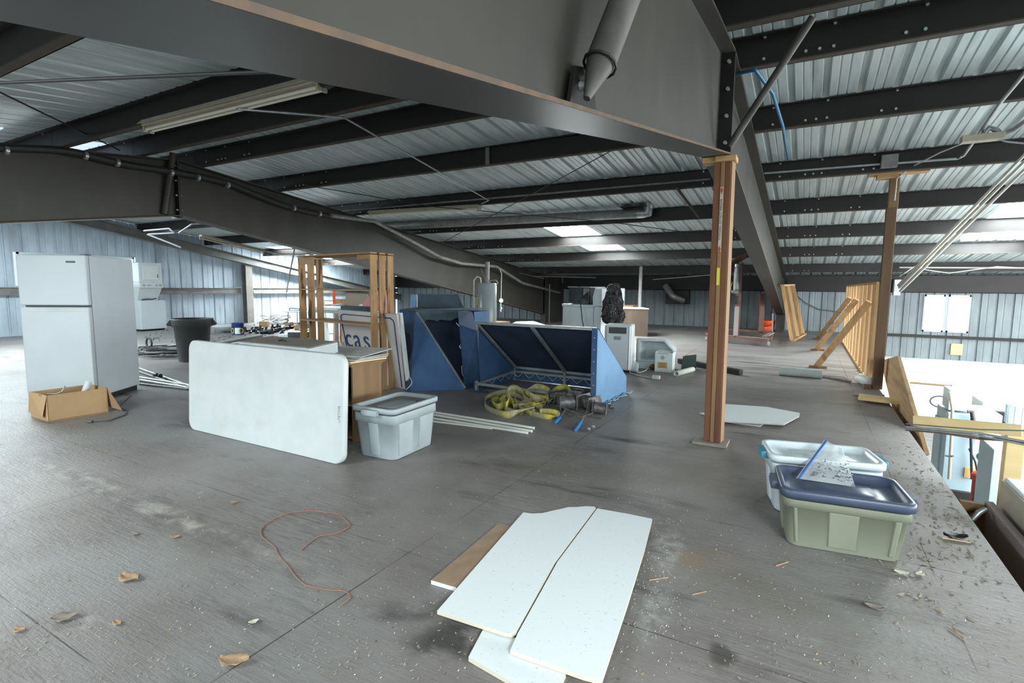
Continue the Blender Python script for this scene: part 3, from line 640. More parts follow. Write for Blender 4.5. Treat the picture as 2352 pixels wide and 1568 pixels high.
# ================================================================ CARDBOARD BOX
A = fl(72, 958); B = fl(112, 969); D = fl(250, 946); E = A+(D-B)
hb = .27; r = thing('cardboard_box', 'open brown cardboard box full of odds and ends in front of the refrigerator', 'box', B)
def panel(a, b, z0, z1, nin, t=.006, fr=None): 
    n = V(*nin).normalized()*t
    return MB().hexa([a+V(0,0,z0), b+V(0,0,z0), b+n+V(0,0,z0), a+n+V(0,0,z0), a+V(0,0,z1), b+V(0,0,z1), b+n+V(0,0,z1), a+n+V(0,0,z1)])
back = (A-B).normalized(); rightv = (D-B).normalized()
for a, b, n in ((B, D, back), (A, B, rightv), (E, A, -back), (D, E, -rightv)):
    part('side_panel', panel(a, b, .0, hb, n), MT['cardboard'], r, True)
part('bottom', MB().prism([p+V(0,0,.004) for p in (A,B,D,E)], (0,0,.006)), MT['card_in'], r, True)
part('flap', MB().prism([D+V(0,0,hb), E+V(0,0,hb), E+V(.16,.02,.06), D+V(.17,.05,.03)], (.005,0,.004)), MT['card_in'], r, True)
part('flap', MB().prism([A+V(0,0,hb), B+V(0,0,hb), B+V(-.05,-.03,.05), A+V(-.06,0,.05)], (-.005,0,.004)), MT['cardboard'], r, True)
part('tape', MB().prism([B+back*.10-rightv*.002+V(0,0,.05), B+back*.17-rightv*.002+V(0,0,.05), B+back*.17-rightv*.002+V(0,0,hb), B+back*.10-rightv*.002+V(0,0,hb)], -rightv*.001), MT['card_in'], r, True)
ctr = (A+D)/2
single('cardboard_tube', MB().tube([ctr+V(.06,.05,.05), ctr+V(.02,.17,.33)], .033, 16), MT['plastic_white'], 'pale cardboard tube sticking up out of the open box', 'tube')
single('bent_rod', MB().tube([ctr+V(-.18,-.16,.23), ctr+V(-.02,-.10,.24), ctr+V(.0,-.06,.26), ctr+V(-.03,-.02,.31)], .007, 6), MT['galv'], 'thin bent metal rod lying in the open box', 'rod')
single('crumpled_scraps', MB().box(ctr.x-.1, ctr.y-.2, .02, ctr.x+.1, ctr.y+.2, .18), MT['grey_plastic'], 'dark scraps at the bottom of the open cardboard box', 'scraps', bevel=.02)
# ================================================================ FOLDING TABLE
a = fl(433, 984); b = fl(787, 1070); ud = (b-a).normalized(); nd = V(-ud.y, ud.x, 0)
Lt = (b-a).length; Ht = .865; ang = math.atan2(ud.y, ud.x)
r = thing('folding_table', 'white folding table top leaning on its long edge in front of the chest', 'table', a, (0,0,ang))
def rr2(w, h, rad, n=8):
    out = []
    for cx, cy, a0 in ((w-rad,rad,-90),(w-rad,h-rad,0),(rad,h-rad,90),(rad,rad,180)):
        for k in range(n+1):
            t = math.radians(a0+90*k/n); out.append((cx+rad*math.cos(t), cy+rad*math.sin(t)))
    return out
lean = .045; ol = rr2(Lt, Ht, .09)
def tl(x, z, d): return V(x, d+lean*z/Ht, z)
mb = MB().ring([[tl(x, z, d) for x, z in [(Lt/2+(x-Lt/2)*s, Ht/2+(z-Ht/2)*s) for x, z in ol]] for d, s in ((-.0,.99),(.006,1),(.045,1),(.05,.985))], False, True)
part('table_top', mb, MT['plastic_white'], r)
ol2 = [(Lt/2+(x-Lt/2)*.985, Ht/2+(z-Ht/2)*.97) for x, z in ol]
tm = frame_mtx((Lt-.045, lean*.45-.002, .40), (0,lean*.8,1), (-1,0,0))
lettering('moulded_mark', 'LIFETIME', .035, MT['tote_grey'], r, tm, .0005)
mb = MB().tube([tl(.25,.12,.06), tl(.25,Ht-.12,.06)], .014, 8).tube([tl(Lt-.25,.12,.06), tl(Lt-.25,Ht-.12,.06)], .014, 8)
part('folded_leg_frame', mb, MT['galv'], r)
# ================================================================ WHITE CHEST behind the table
zc = .885
P1 = fl(704, 800, zc); P2 = fl(770, 785, zc); P0 = fl(540, 784, zc)
for q in (P1, P2, P0): q.y += .03
u = (P1-P0).normalized(); v = V(-u.y, u.x, 0); dl = (P2-P1).length; Lc = (P1-P0).length
P3 = P0+(P2-P1)
r = thing('white_chest', 'white metal chest with a dusty taupe top behind the leaning table', 'chest', V(P1.x, P1.y, 0))
g = lambda p, z: V(p.x, p.y, z)
part('body', MB().hexa([g(P1,.03), g(P2+(P2-P1)*.05,.03), g(P3,.03), g(P0,.03), g(P1,zc-.006), g(P2,zc-.006), g(P3,zc-.006), g(P0,zc-.006)]), MT['white_old'], r, True, .006)
e1 = (P0-P1).normalized()*.02+(P2-P1).normalized()*.02
part('top', MB().prism([g(P1+e1,zc-.006), g(P2+(P0-P1).normalized()*.02,zc-.006), g(P3,zc-.006), g(P0,zc-.006)], (0,0,.007)), MT['taupe'], r, True)
part('plinth', MB().hexa([g(P1+e1,0), g(P2,0), g(P3,0), g(P0+e1,0), g(P1+e1,.03), g(P2,.03), g(P3,.03), g(P0+e1,.03)]), MT['black'], r, True)
single('screw_clip', MB().box(-.02,-.005,0,.02,.005,.01).v and MB().tube([fl(640,782,zc+.004), fl(650,780,zc+.014), fl(656,783,zc+.006)], .006, 6), MT['black'], 'small black clip lying on the taupe chest top', 'clip')
# ================================================================ PLYWOOD CABINET + boards
N = fl(822, 1020); u = (fl(885, 990)-N); 
zt = .705
T1 = fl(809, 838, zt); T2 = fl(878, 828, zt); T1.z = 0; T2.z = 0
side = (T2-T1); frontd = V(-side.y, side.x, 0).normalized()*.50*-1
if frontd.dot(V(-1,0,0)) < 0: frontd = -frontd
T3 = T1+frontd; T4 = T2+frontd
r = thing('plywood_cabinet', 'open brown plywood cabinet with black interior behind the grey tote', 'cabinet', T1)
def slab(q, z0, z1): return MB().hexa([g(p, z0) for p in q]+[g(p, z1) for p in q])
sn = side.normalized(); fd = frontd.normalized()
part('side_panel', slab([T1, T2, T2+fd*.02, T1+fd*.02], .0, zt-.02), MT['ply_cab'], r, True, .002)
part('side_panel', slab([T3-fd*.02, T4-fd*.02, T4, T3], .0, zt-.02), MT['ply_cab'], r, True, .002)
part('back_panel', slab([T2-sn*.015, T2, T4, T4-sn*.015], .0, zt-.02), MT['black'], r, True)
part('top', slab([T1-sn*.02-fd*.01, T2-fd*.01, T4, T3-sn*.02], zt-.02, zt), MT['ply_cab'], r, True, .002)
part('bottom', slab([T1+fd*.02, T2+fd*.02-sn*.02, T4-sn*.02-fd*.02, T3-fd*.02], .03, .05), MT['ply_cab'], r, True)
part('shelf', slab([T1+fd*.02, T2+fd*.02-sn*.02, T4-sn*.02-fd*.02, T3-fd*.02], .33, .345), MT['ply_cab'], r, True)
boards = [((782,838),(878,830),.0,'ply_cab','yellow-edged plywood board lowest on the cabinet top'),
          ((786,826),(872,818),.02,'yellow_wood','second board in the stack on the plywood cabinet, pale edged'),
          ((790,818),(876,812),.045,'sheet_grey','grey panel in the stack on the plywood cabinet'),
          ((785,812),(868,806),.065,'sheet_grey','thin grey panel second from top of the cabinet stack'),
          ((790,806),(884,806),.085,'sheet_grey','warped pale panel on top of the cabinet stack, corner pointing right')]
for i, (q1, q2, dz, m, t) in enumerate(boards):
    z = zt+.002+i*.0165; c0 = T1+side*.5+fd*.33; a0 = math.atan2(sn.y, sn.x)+(-.12+.1*i)
    ex = V(math.cos(a0), math.sin(a0), 0); ey = V(-ex.y, ex.x, 0); hx = side.length*.5+.03+.05*(i == 4); hy = .36
    lift = .02 if i == 4 else 0
    q = [c0-ex*hx-ey*hy, c0+ex*hx-ey*hy, c0+ex*hx+ey*hy, c0-ex*hx+ey*hy]
    mb = MB().hexa([V(p.x,p.y,z+(lift if k in (1,2) else 0)) for k, p in enumerate(q)]+[V(p.x,p.y,z+.013-.004*(i>2)+(lift if k in (1,2) else 0)) for k, p in enumerate(q)])
    single('board', mb, MT[m], t, 'board', 'boards stacked on the plywood cabinet')
# ================================================================ TOTES
def tote(name, label, pos, rot, hx, hy, h, mb_, ml, ribs=((-.3,.3),), taper=.86, latch=None, lidz=.04, dusty=None, group=None):
    r = thing(name, label, 'storage box', pos, rot, group)
    t = taper
    prof = [(hx*t*.985,hy*t*.985,.004),(hx*t,hy*t,.02),(hx*(t+(1-t)*.66),hy*(t+(1-t)*.66),h*.70),(hx*(t+(1-t)*.66)+.010,hy*(t+(1-t)*.66)+.010,h*.705),(hx*.985,hy*.985,h-.056)]
    part('tub', MB().rrect(prof, .055), mb_, r, bevel=0)
    def fx(z): return hx*(t+(1-t)*.66*z/(h*.7)), hy*(t+(1-t)*.66*z/(h*.7))
    for axis, ivs in ((0, ribs), (1, ((-.25,.25),))):
        for f0, f1 in ivs:
            for s in (-1, 1):
                q = []
                for z in (.03, h*.695):
                    ax, ay = fx(z); i_ = .006
                    if axis == 0: q += [(f0*ax,s*(ay-.002),z),(f1*ax,s*(ay-.002),z),(f1*ax-i_,s*(ay+.008),z),(f0*ax+i_,s*(ay+.008),z)]
                    else: q += [(s*(ax-.002),f0*ay,z),(s*(ax-.002),f1*ay,z),(s*(ax+.008),f1*ay-i_,z),(s*(ax+.008),f0*ay+i_,z)]
                part('rib', MB().hexa(q), mb_, r, bevel=.003)
    lp = [(hx*.99,hy*.99,h-lidz),(hx*1.035,hy*1.045,h-lidz),(hx*1.035,hy*1.045,h-.006),(hx*1.015,hy*1.02,h),(hx*.955,hy*.93,h),(hx*.93,hy*.895,h-.008),(hx*.90,hy*.86,h-.035),(hx*.55,hy*.5,h-.034),(hx*.54,hy*.48,h-.028),(hx*.2,hy*.2,h-.028)]
    lid = part('lid', MB().rrect(lp, .06), ml, r)
    if dusty: part('dust_layer', MB().rrect([(hx*.905,hy*.87,h-.0345),(hx*.90,hy*.86,h-.031)], .055), dusty, lid)
    for s in (-1, 1):
        hb = MB().rrect([(.045,.075,-.022),(.05,.08,.0),(.045,.075,.022)], .02)
        hb.v = [V(v.x*.55+s*(hx*1.035+.012), v.y, v.z+h-.035) for v in hb.v]
        part('handle', hb, latch or ml, r)
    return r
# grey tote, near corner at pixel (905,1062)
Nn = fl(905, 1060); Rr = fl(997, 1018); dr = (Rr-Nn); yaw = math.atan2(dr.y, dr.x); lx = dr.length
ex = dr.normalized(); ey = V(-ex.y, ex.x, 0)
cen = Nn+ex*.275+ey*.185
tote('storage_tote', 'light grey lidded storage tote with a dusty lid beside the plywood cabinet', cen, yaw, .315, .215, .43, MT['tote_grey'], MT['tote_grey'], dusty=MT['dust'], ribs=((-.80,-.15),(.15,.80)))
Lf = fl(1806, 1246); Rf = fl(2068, 1290); dr = Rf-Lf; ex = dr.normalized(); ey = V(-ex.y, ex.x, 0); yaw = math.atan2(ex.y, ex.x)
cen = Lf+ex*dr.length*.5+ey*.165
OT = tote('storage_tote', 'olive storage tote with a navy blue lid at the right foreground', cen, yaw, dr.length*.5*1.14, .215, .325, MT['olive'], MT['navy'], ribs=((-.28,.22),(-.86,-.78),(.74,.86)), taper=.88, lidz=.045)
OC = cen.copy(); OX = ex.copy(); OY = ey.copy(); OH = .325
WC = cen+ey*.46+ex*-.03
ywt = yaw+.10
tote('storage_tote', 'translucent white storage tote with teal latches behind the olive one', WC, ywt, .31, .185, .37, MT['tote_white'], MT['tote_white'], ribs=((-.3,.3),), latch=MT['teal'], taper=.88)
# zip bag on the navy lid
bz = OH+.0
def lidp(px, py, z): return fl(px, py, z)
r = thing('zip_bag', 'clear zip bag of screws lying on the navy tote lid', 'bag', lidp(1895, 1110, bz))
gx = 12; gy = 8
c0, c1, c2, c3 = lidp(1828,1098,bz-.025), lidp(1965,1118,bz-.025), lidp(1935,1030,bz+.09), lidp(1893,1010,bz+.11)
top = []; bot = []
rnd = random.Random(3)
def bil(s, t): return c0*(1-s)*(1-t)+c1*s*(1-t)+c2*s*t+c3*(1-s)*t
vs = []; 
for side_ in (1, -1):
    for j in range(gy+1):
        for i in range(gx+1):
            s, t = i/gx, j/gy; p = bil(s, t)
            bulge = math.sin(PI*s)*math.sin(PI*t)*(.04 if t < .6 else .02)
            p = p+V(0,-.3,1).normalized()*side_*bulge + V(rnd.uniform(-1,1),rnd.uniform(-1,1),rnd.uniform(-1,1))*.005*(0 < i < gx and 0 < j < gy)
            vs.append(p)
n = (gx+1)*(gy+1); fs = []
for k in (0, n):
    for j in range(gy):
        for i in range(gx): q = k+j*(gx+1)+i; fs.append((q,q+1,q+gx+2,q+gx+1))
part('plastic_film', MB().add(vs, fs, 0, True), MT['ziplock'], r, True)
zp = [lidp(1833,1099,bz-.01), lidp(1897,1012,bz+.115)]; off = V(.004,-.004,.004)
part('zip_strip', MB().ribbon([zp[0]+off, (zp[0]+zp[1])/2+off+V(0,0,.004), zp[1]+off], [V(1,.2,.2)]*3, .015, .003), MT['zip_blue'], r, True)
sc = MB()
for k in range(110):
    s, t = rnd.uniform(.22,.92), rnd.uniform(.03,.40); p = bil(s,t)+V(0,0,rnd.uniform(.004,.035)); a = rnd.uniform(0,PI)
    sc.tube([p, p+V(math.cos(a),math.sin(a),rnd.uniform(-.3,.5)).normalized()*rnd.uniform(.012,.028)], .0028, 5)
so = part('screws', sc, MT['screws'], r, True); so['kind'] = 'stuff'
# ================================================================ CEILING TILES on the floor
def tile(px, z0, t, label, m='tile', edge='tile_edge', lift=None):
    pts = [fl(x, y, z0+t) for x, y in px]; lift = lift or [0]*len(pts)
    pts = [p+V(0,0,l) for p, l in zip(pts, lift)]
    k = len(pts); mb = MB()
    mb.add(pts, [list(range(k))], 0); lo = [p-V(0,0,t) for p in pts]
    mb.add(lo, [list(range(k))[::-1]], 1)
    for i in range(k): mb.add([lo[i], lo[(i+1)%k], pts[(i+1)%k], pts[i]], [(0,1,2,3)], 1)
    return single('ceiling_tile', mb, [MT[m], MT[edge]], label, 'ceiling tile')
tile([(1076,1508),(1112,1440),(1205,1470),(1300,1545),(1285,1580),(1180,1568)], .002, .018, 'white ceiling tile lowest at the bottom of the pile, mostly covered')
tile([(990,1332),(1143,1203),(1200,1213),(1150,1300),(1048,1349)], .002, .02, 'ceiling tile with brown back facing up under the left of the pile', 'tile_brown', 'tile')
rn = random.Random(5)
torn = [(1202,1176),(1222,1179),(1245,1178),(1258,1175),(1270,1172),(1290,1168),(1306,1164),(1324,1164),(1345,1162),(1366,1163),(1368,1166)]
tile(torn+[(1275,1290),(1186,1449),(1176,1454),(1160,1453),(1004,1402)], .028, .016, 'speckled white ceiling tile with a torn curved end, left of the pair')
tile([(1372,1167),(1440,1179),(1498,1191),(1480,1262),(1440,1390),(1382,1562),(1340,1551),(1172,1492),(1190,1452),(1280,1290)], .024, .018, 'long speckled white ceiling tile with a broken right edge, right of the pair')
# ================================================================ WHITE BOARDS by the post
tile([(1660,927),(1762,934),(1837,948),(1836,955),(1800,974),(1655,966)], .03, .012, 'chipped white board lying on the floor right of the wooden post', 'machine_white', 'sheet_grey').name = 'white_board'
tile([(1607,948),(1640,946),(1700,962),(1757,970),(1745,978),(1660,966)], .004, .012, 'narrow white board beneath the chipped board by the post', 'machine_white', 'sheet_grey').name = 'white_board'
for o in bpy.data.objects:
    if o.name.startswith('white_board'): o['category'] = 'board'
# ================================================================ PVC PIPES
pp = [((998,947),(1227,983),.014,'topmost of four white plastic pipes on the floor'),((998,953),(1222,990),.014,'second white plastic pipe in the row on the floor'),((996,961),(1212,994),.014,'third white plastic pipe, nearest but one to the camera'),((990,967),(1130,984),.010,'short thin white pipe nearest the camera, beside the grey tote')]
for a, b, rr_, t in pp:
    pa = fl(*a, rr_); pbb = fl(*b, rr_); d = (pa-pbb); pa = pbb+d*1.25
    single('plastic_pipe', MB().tube([pa, pbb], rr_, 10), MT['pvc'], t, 'pipe', None)
# ================================================================ PALLET-WOOD SHELF
hz = 1.83
Bc = fl(850, 578, hz); Cc = fl(904, 583, hz); Ac = fl(708, 588, hz)
for q in (Bc, Cc, Ac): q.z = 0
side = Cc-Bc; front = Ac-Bc
sn = side.normalized(); fnn = V(-sn.y, sn.x, 0); fnn = fnn if fnn.dot(front) > 0 else -fnn
fnn = (fnn*.35+front.normalized()*.65).normalized(); Wd = front.length; Dp = .46
r = thing('slatted_shelf', 'tall open shelf unit of knotty pallet boards behind the chest', 'shelf unit', Bc)
def slat(name, base, x0, x1, y0, y1, z0, z1, m='pallet'):
    q = []
    for z in (z0, z1):
        for cx, cy in ((x0,y0),(x1,y0),(x1,y1),(x0,y1)): q.append(base+fnn*cx+sn*cy+V(0,0,z))
    return part(name, MB().hexa(q), MT[m], r, True, .003)
for k in range(3):
    y = k*(Dp-.125)/2
    slat('upright_board', Bc, 0, .018, y, y+.125, 0, hz-.03)
    slat('upright_board', Bc, Wd-.018, Wd, y, y+.125, 0, hz-.03)
    for z in (1.33, .90, .46):
        for s_ in (.03, .08):
            pp_ = Bc+sn*(y+s_)+V(0,0,z+.0)-fnn*.002
            part('nail', MB().tube([pp_, pp_-fnn*.002], .006, 6), MT['dark_wood'], r, True)
for z, nm in ((1.33,'shelf_board'),(.88,'shelf_board'),(.44,'shelf_board')):
    for k in range(3):
        y = k*(Dp-.125)/2
        slat(nm, Bc, .018, Wd-.018, y, y+.12, z, z+.018, 'pallet_x')
for k in range(3):
    y = k*(Dp-.125)/2; slat('top_board', Bc, -.01, Wd+.01, y-.005, y+.12, hz-.02, hz, 'pallet_x')
slat('cross_cleat', Bc, Wd-.40, Wd-.018, 0.005, .02, hz-.13, hz-.03, 'pallet_x')
slat('cross_cleat', Bc, .02, .30, .02, .04, hz-.10, hz-.03, 'pallet_x')
slat('cross_cleat', Bc, .018, .04, 0, Dp, hz-.10, hz-.03, 'pallet_x'); slat('cross_cleat', Bc, .018, .04, 0, Dp, 1.28, 1.33, 'pallet_x'); slat('cross_cleat', Bc, .018, .04, 0, Dp, .83, .88, 'pallet_x')
# ================================================================ SIGN "cas"
BR = fl(931, 893); TR = fl(911, 722, 1.03); TL = fl(774, 711, 1.03); BL = fl(806, 868)
back_n = (TR-BR).cross(BL-BR).normalized()
vt_ = ray(774, 711); TL = EYE+vt_*((BR-EYE).dot(back_n)/vt_.dot(back_n))
if back_n.y < 0: back_n = -back_n
r = thing('sign_board', 'large white sign board with blue border and blue letters behind the slatted shelf', 'sign', (BL+BR)/2)
def sg(s, t): return BL*(1-s)*(1-t)+BR*s*(1-t)+TL*(1-s)*t+TR*s*t
part('panel', MB().hexa([BL,BR,BR+back_n*.03,BL+back_n*.03,TL,TR,TR+back_n*.03,TL+back_n*.03]), MT['sign'], r, True)
def line(s0, t0, s1, t1, w):
    a_, b_ = sg(s0,t0)-back_n*.003, sg(s1,t1)-back_n*.003
    return MB().bar(a_, b_, w, .003, back_n)
corner = [sg(.05+.045*(1-math.sin(k*PI/16)), .91+.035*(math.cos(k*PI/16)) if False else .955-.05*(1-math.cos(k*PI/16)))-back_n*.003 for k in range(9)]
bl_ = MB().tube([sg(.05,.02)-back_n*.003, sg(.05,.88)-back_n*.003, sg(.055,.915)-back_n*.003, sg(.075,.935)-back_n*.003, sg(.11,.945)-back_n*.003, sg(.9,.945)-back_n*.003, sg(.94,.92)-back_n*.003, sg(.95,.88)-back_n*.003, sg(.95,.02)-back_n*.003], .009, 6)
part('border_line', bl_, MT['sign_blue'], r, True)
dr_ = (sg(.6,.4)-sg(.3,.4)).normalized(); up_ = (sg(.4,.7)-sg(.4,.3))
for i, (ch, s_) in enumerate((('c',.115),('a',.275),('s',.445))):
    m_ = ROOTM[r.name].inverted() @ frame_mtx(sg(s_, .60)-back_n*.006, dr_, up_)
    lettering('letter_'+ch, ch, .42, MT['sign_blue'], r, m_, .002)
# two more leaning panels at the right side of the sign
q0 = fl(934, 896); q1 = fl(914, 718, 1.05)
single('leaning_panel', MB().hexa([q0, q0+V(.045,0,0), q0+V(.045,.04,0), q0+V(0,.04,0), q1, q1+V(.045,0,0), q1+V(.045,.04,0), q1+V(0,.04,0)]), MT['plastic_white'], 'edge of a white panel leaning upright between sign and blue awning', 'panel')
# ================================================================ AWNINGS
def sheet(name, pts, m, r, t=.006, parent=None, n=None):
    n = Vector(n) if n else (Vector(pts[1])-Vector(pts[0])).cross(Vector(pts[2])-Vector(pts[0])).normalized()*t
    return part(name, MB().prism(pts, n), m, parent or r, True)
def scallop(a, b, n, drop, k=8):
    a = Vector(a); b = Vector(b); out = []
    for i in range(n):
        for j in range(k+1):
            s = (i+j/k)/n; out.append(a.lerp(b, s)+Vector(drop)*abs(math.sin(PI*j/k)))
    return out
# front awning: wedge with its wall side facing the camera
FL_, FR_ = fl(1092, 897), fl(1366, 934); hA = .92
uA = (FR_-FL_).normalized(); bA = V(-uA.y, uA.x, 0); LA = (FR_-FL_).length; DA = 1.02; vA = .20
r = thing('canvas_awning', 'blue canvas awning with an open metal frame lying on the floor', 'awning', FL_, math.atan2(uA.y, uA.x))
def tb(a, b, w=.035): return MB().bar(a, b, w, w)
for nm, a, b in (('top_rail',(0,0,hA),(LA,0,hA)),('bottom_rail',(0,0,.10),(LA,0,.10)),('side_rail',(.02,0,.0),(.02,0,hA)),('side_rail',(LA-.02,0,0),(LA-.02,0,hA)),('back_rail',(0,DA-.03,vA),(LA,DA-.03,vA)),('rafter',(.03,0,hA-.02),(.03,DA-.03,vA)),('rafter',(LA*.50,0,hA-.02),(LA*.50,DA-.03,vA)),('rafter',(LA-.03,0,hA-.02),(LA-.03,DA-.03,vA)),('lower_back_rail',(0,DA-.05,.14),(LA,DA-.05,.14)),('floor_rail',(.03,0,.10),(.03,DA-.05,.14)),('floor_rail',(LA-.03,0,.10),(LA-.03,DA-.05,.14)),('stub',(LA*.5,DA-.05,vA),(LA*.5,DA-.05,.03))):
    part(nm, tb(a, b), MT['alu'], r)
z = [];
for k in range(19): z.append(V(LA*k/18, DA-.06, .135 if k % 2 == 0 else .06))
part('lacing', MB().tube(z, .004, 5), MT['piping'], r)
z = [V(.04, DA*k/9, .12 if k % 2 == 0 else .05) for k in range(10)]
part('lacing', MB().tube(z, .004, 5), MT['piping'], r)
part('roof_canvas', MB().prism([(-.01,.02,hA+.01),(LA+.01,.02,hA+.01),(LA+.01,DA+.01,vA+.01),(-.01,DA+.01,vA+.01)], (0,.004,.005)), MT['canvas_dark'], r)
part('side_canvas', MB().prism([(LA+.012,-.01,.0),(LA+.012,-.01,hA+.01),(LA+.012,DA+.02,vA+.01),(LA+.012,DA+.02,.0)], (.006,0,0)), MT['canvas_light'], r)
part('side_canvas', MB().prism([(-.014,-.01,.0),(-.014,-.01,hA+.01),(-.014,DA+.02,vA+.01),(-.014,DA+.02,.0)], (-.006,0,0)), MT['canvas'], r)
part('edge_canvas', MB().prism([(LA-.05,-.022,-.0),(LA+.018,-.022,0),(LA+.018,-.022,hA+.01),(LA-.05,-.022,hA+.01)], (0,.004,0)), MT['canvas'], r)
part('valance', MB().prism([(0,DA+.015,vA+.01),(LA,DA+.015,vA+.01),(LA,DA+.015,.01),(0,DA+.015,.01)], (0,.005,0)), MT['canvas'], r)
for k in range(6):
    for zz in (.12+.14*k,): part('rivet', MB().tube([(LA-.015,-.0225,zz),(LA-.015,-.027,zz)], .006, 6), MT['piping'], r)
fr = [V(LA+.01+.02*(k%2), -.05+1.15*k/12, .012+.01*math.sin(k*2.1)) for k in range(13)]
part('frayed_hem', MB().ribbon([p+V(.02+.02*math.sin(k*1.7),0,0) for k, p in enumerate(fr)], [V(1,0,0)]*13, .07, .004), MT['canvas_light'], r)
part('frayed_hem', MB().ribbon([V(-.02+.05*k, -.02-.025*(k%2), .01) for k in range(6)], [V(0,1,0)]*6, .06, .004), MT['canvas'], r)
part('trim_thread', MB().tube([p+V(.055+.03*math.sin(k*2.3),0,.0) for k, p in enumerate(fr)], .004, 5), MT['piping'], r)
# middle awning with scalloped opening
P0 = fl(934, 899); P1 = fl(1068, 895); hB = 1.03
P2 = P0+V(1.02, .75, 0)
Q1 = fl(1092, 893)
r = thing('canvas_awning', 'large blue canvas awning standing open with scalloped white-piped edges', 'awning', P0)
def h_(p, z): return V(p.x, p.y, z)
TLb = fl(917, 711, 1.05); TLc = fl(955, 714, 1.05); TRc = fl(1072, 712, 1.05); TRd = fl(1088, 742, .97)
bkv = V(-.35, .95, 0)
sheet('front_canvas', [P0, P1, TLc, TLb], MT['canvas'], r)
inner = [TLb.lerp(P0, s) for s in (0,1)]
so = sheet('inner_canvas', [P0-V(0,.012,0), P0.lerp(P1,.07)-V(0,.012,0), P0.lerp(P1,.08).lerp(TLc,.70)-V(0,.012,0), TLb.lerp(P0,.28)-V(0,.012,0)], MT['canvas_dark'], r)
sc_ = [p-fw*.05 for p in scallop(TLb.lerp(P0,.42)+V(.03,0,0), P0+V(.0,0,.03), 3, (.085,.03,0))]
part('white_piping', MB().tube(sc_, .0055, 6), MT['piping'], r, True)
RB0, RB1 = fl(1052, 893), fl(1093, 893)
RT0, RT1 = fl(1050, 735, .98), fl(1098, 742, .96)
RB0 = RB0+V(.02,.12,0); RB1 = RB1+V(0,.12,0)
sheet('side_flap', [RB0, RB1, fl(1096,760,.93), fl(1084,712,1.05), fl(1052,714,1.05), fl(1052,745,.98)+V(0,.02,0)], MT['canvas'], r)
sc2 = [p-fw*.06 for p in scallop(fl(1052,742,.97)-V(0,.02,0), RB0+V(-.02,-.02,.3), 2, (.10,0,0))] + [RB0+V(-.02,-.02,.2), RB0+V(.02,-.02,.12), RB0+V(0,-.02,.05)]
part('white_piping', MB().tube(sc2, .0055, 6), MT['piping'], r, True)
sheet('top_canvas', [TLb, TLc, fl(1072,712,1.05), fl(1088,714,1.05), fl(1088,714,1.05)+bkv*.9, TLb+bkv*.9], MT['canvas_dirty'], r)
# ragged valance under the top edge
rg = [TLc]; rn = random.Random(11); n_ = 16
lowp = []
for k in range(n_+1):
    q = TLc.lerp(fl(1084,713,1.05), k/n_); lowp.append(q-V(0,.01,.10+.05*rn.random()+(.04 if k % 4 == 2 else 0)))
sheet('torn_valance', [TLc]+lowp+[fl(1084,713,1.05)], MT['canvas_dirty'], r, n=(0,.005,0))
sheet('back_canvas', [P0+bkv*.9, Q1+bkv*.9, Q1+bkv*.9+V(0,0,1.04), P0+bkv*.9+V(0,0,1.04)], MT['canvas_dark'], r)
sheet('end_canvas', [P0, P0+bkv*.9, P0+bkv*.9+V(0,0,1.04), TLb], MT['canvas_dirty'], r)
sheet('end_canvas', [Q1+V(0,.12,0), Q1+bkv*.9, Q1+bkv*.9+V(0,0,1.04), fl(1088,716,1.05)], MT['canvas'], r)
part('frame_rail', MB().bar(P1.lerp(TLc,.98), P1+V(0,0,.02)+bkv*.02, .025, .025), MT['alu'], r, True)
part('frame_rail', MB().bar(TLc+bkv*.85-V(0,0,.03), P1+bkv*.85+V(0,0,.03), .03, .03), MT['alu'], r, True)
# rear awning
c = fl(936, 706, 1.05); W0 = c+bkv*.75; 
def dp(x, y, d): return dep(x, y, d)
a0, a1, a2, a3 = dp(932,708,8.7), dp(958,709,8.6), dp(958,676,8.6), dp(944,676,8.8)
b1, b2_ = dp(1068,712,8.6), dp(1052,677,8.6)
for q in (a0,a1,b1): pass
r = thing('canvas_awning', 'third blue awning at the back with a pale end and dusty black front', 'awning', V(a1.x, a1.y, 0))
sheet('end_canvas', [V(a0.x,a0.y,0), V(a1.x,a1.y,0), a2, a3], MT['canvas_light'], r)
sheet('front_canvas', [V(a1.x,a1.y,0), V(b1.x,b1.y,0), b1, b2_, a2], MT['canvas_dirty'], r)
sheet('end_canvas', [V(b1.x,b1.y,0), V(b1.x,b1.y,0)+bkv*.5, b1+bkv*.5, b1], MT['canvas_dirty'], r)
part('white_piping', MB().tube([a2, (a2+a1)/2+V(.01,-.01,0), a1], .008, 6), MT['piping'], r, True)
part('top_canvas', MB().prism([a2, b2_, b2_+bkv*.5, a3+bkv*.5, a3], (0,0,.006)), MT['canvas_dirty'], r, True)
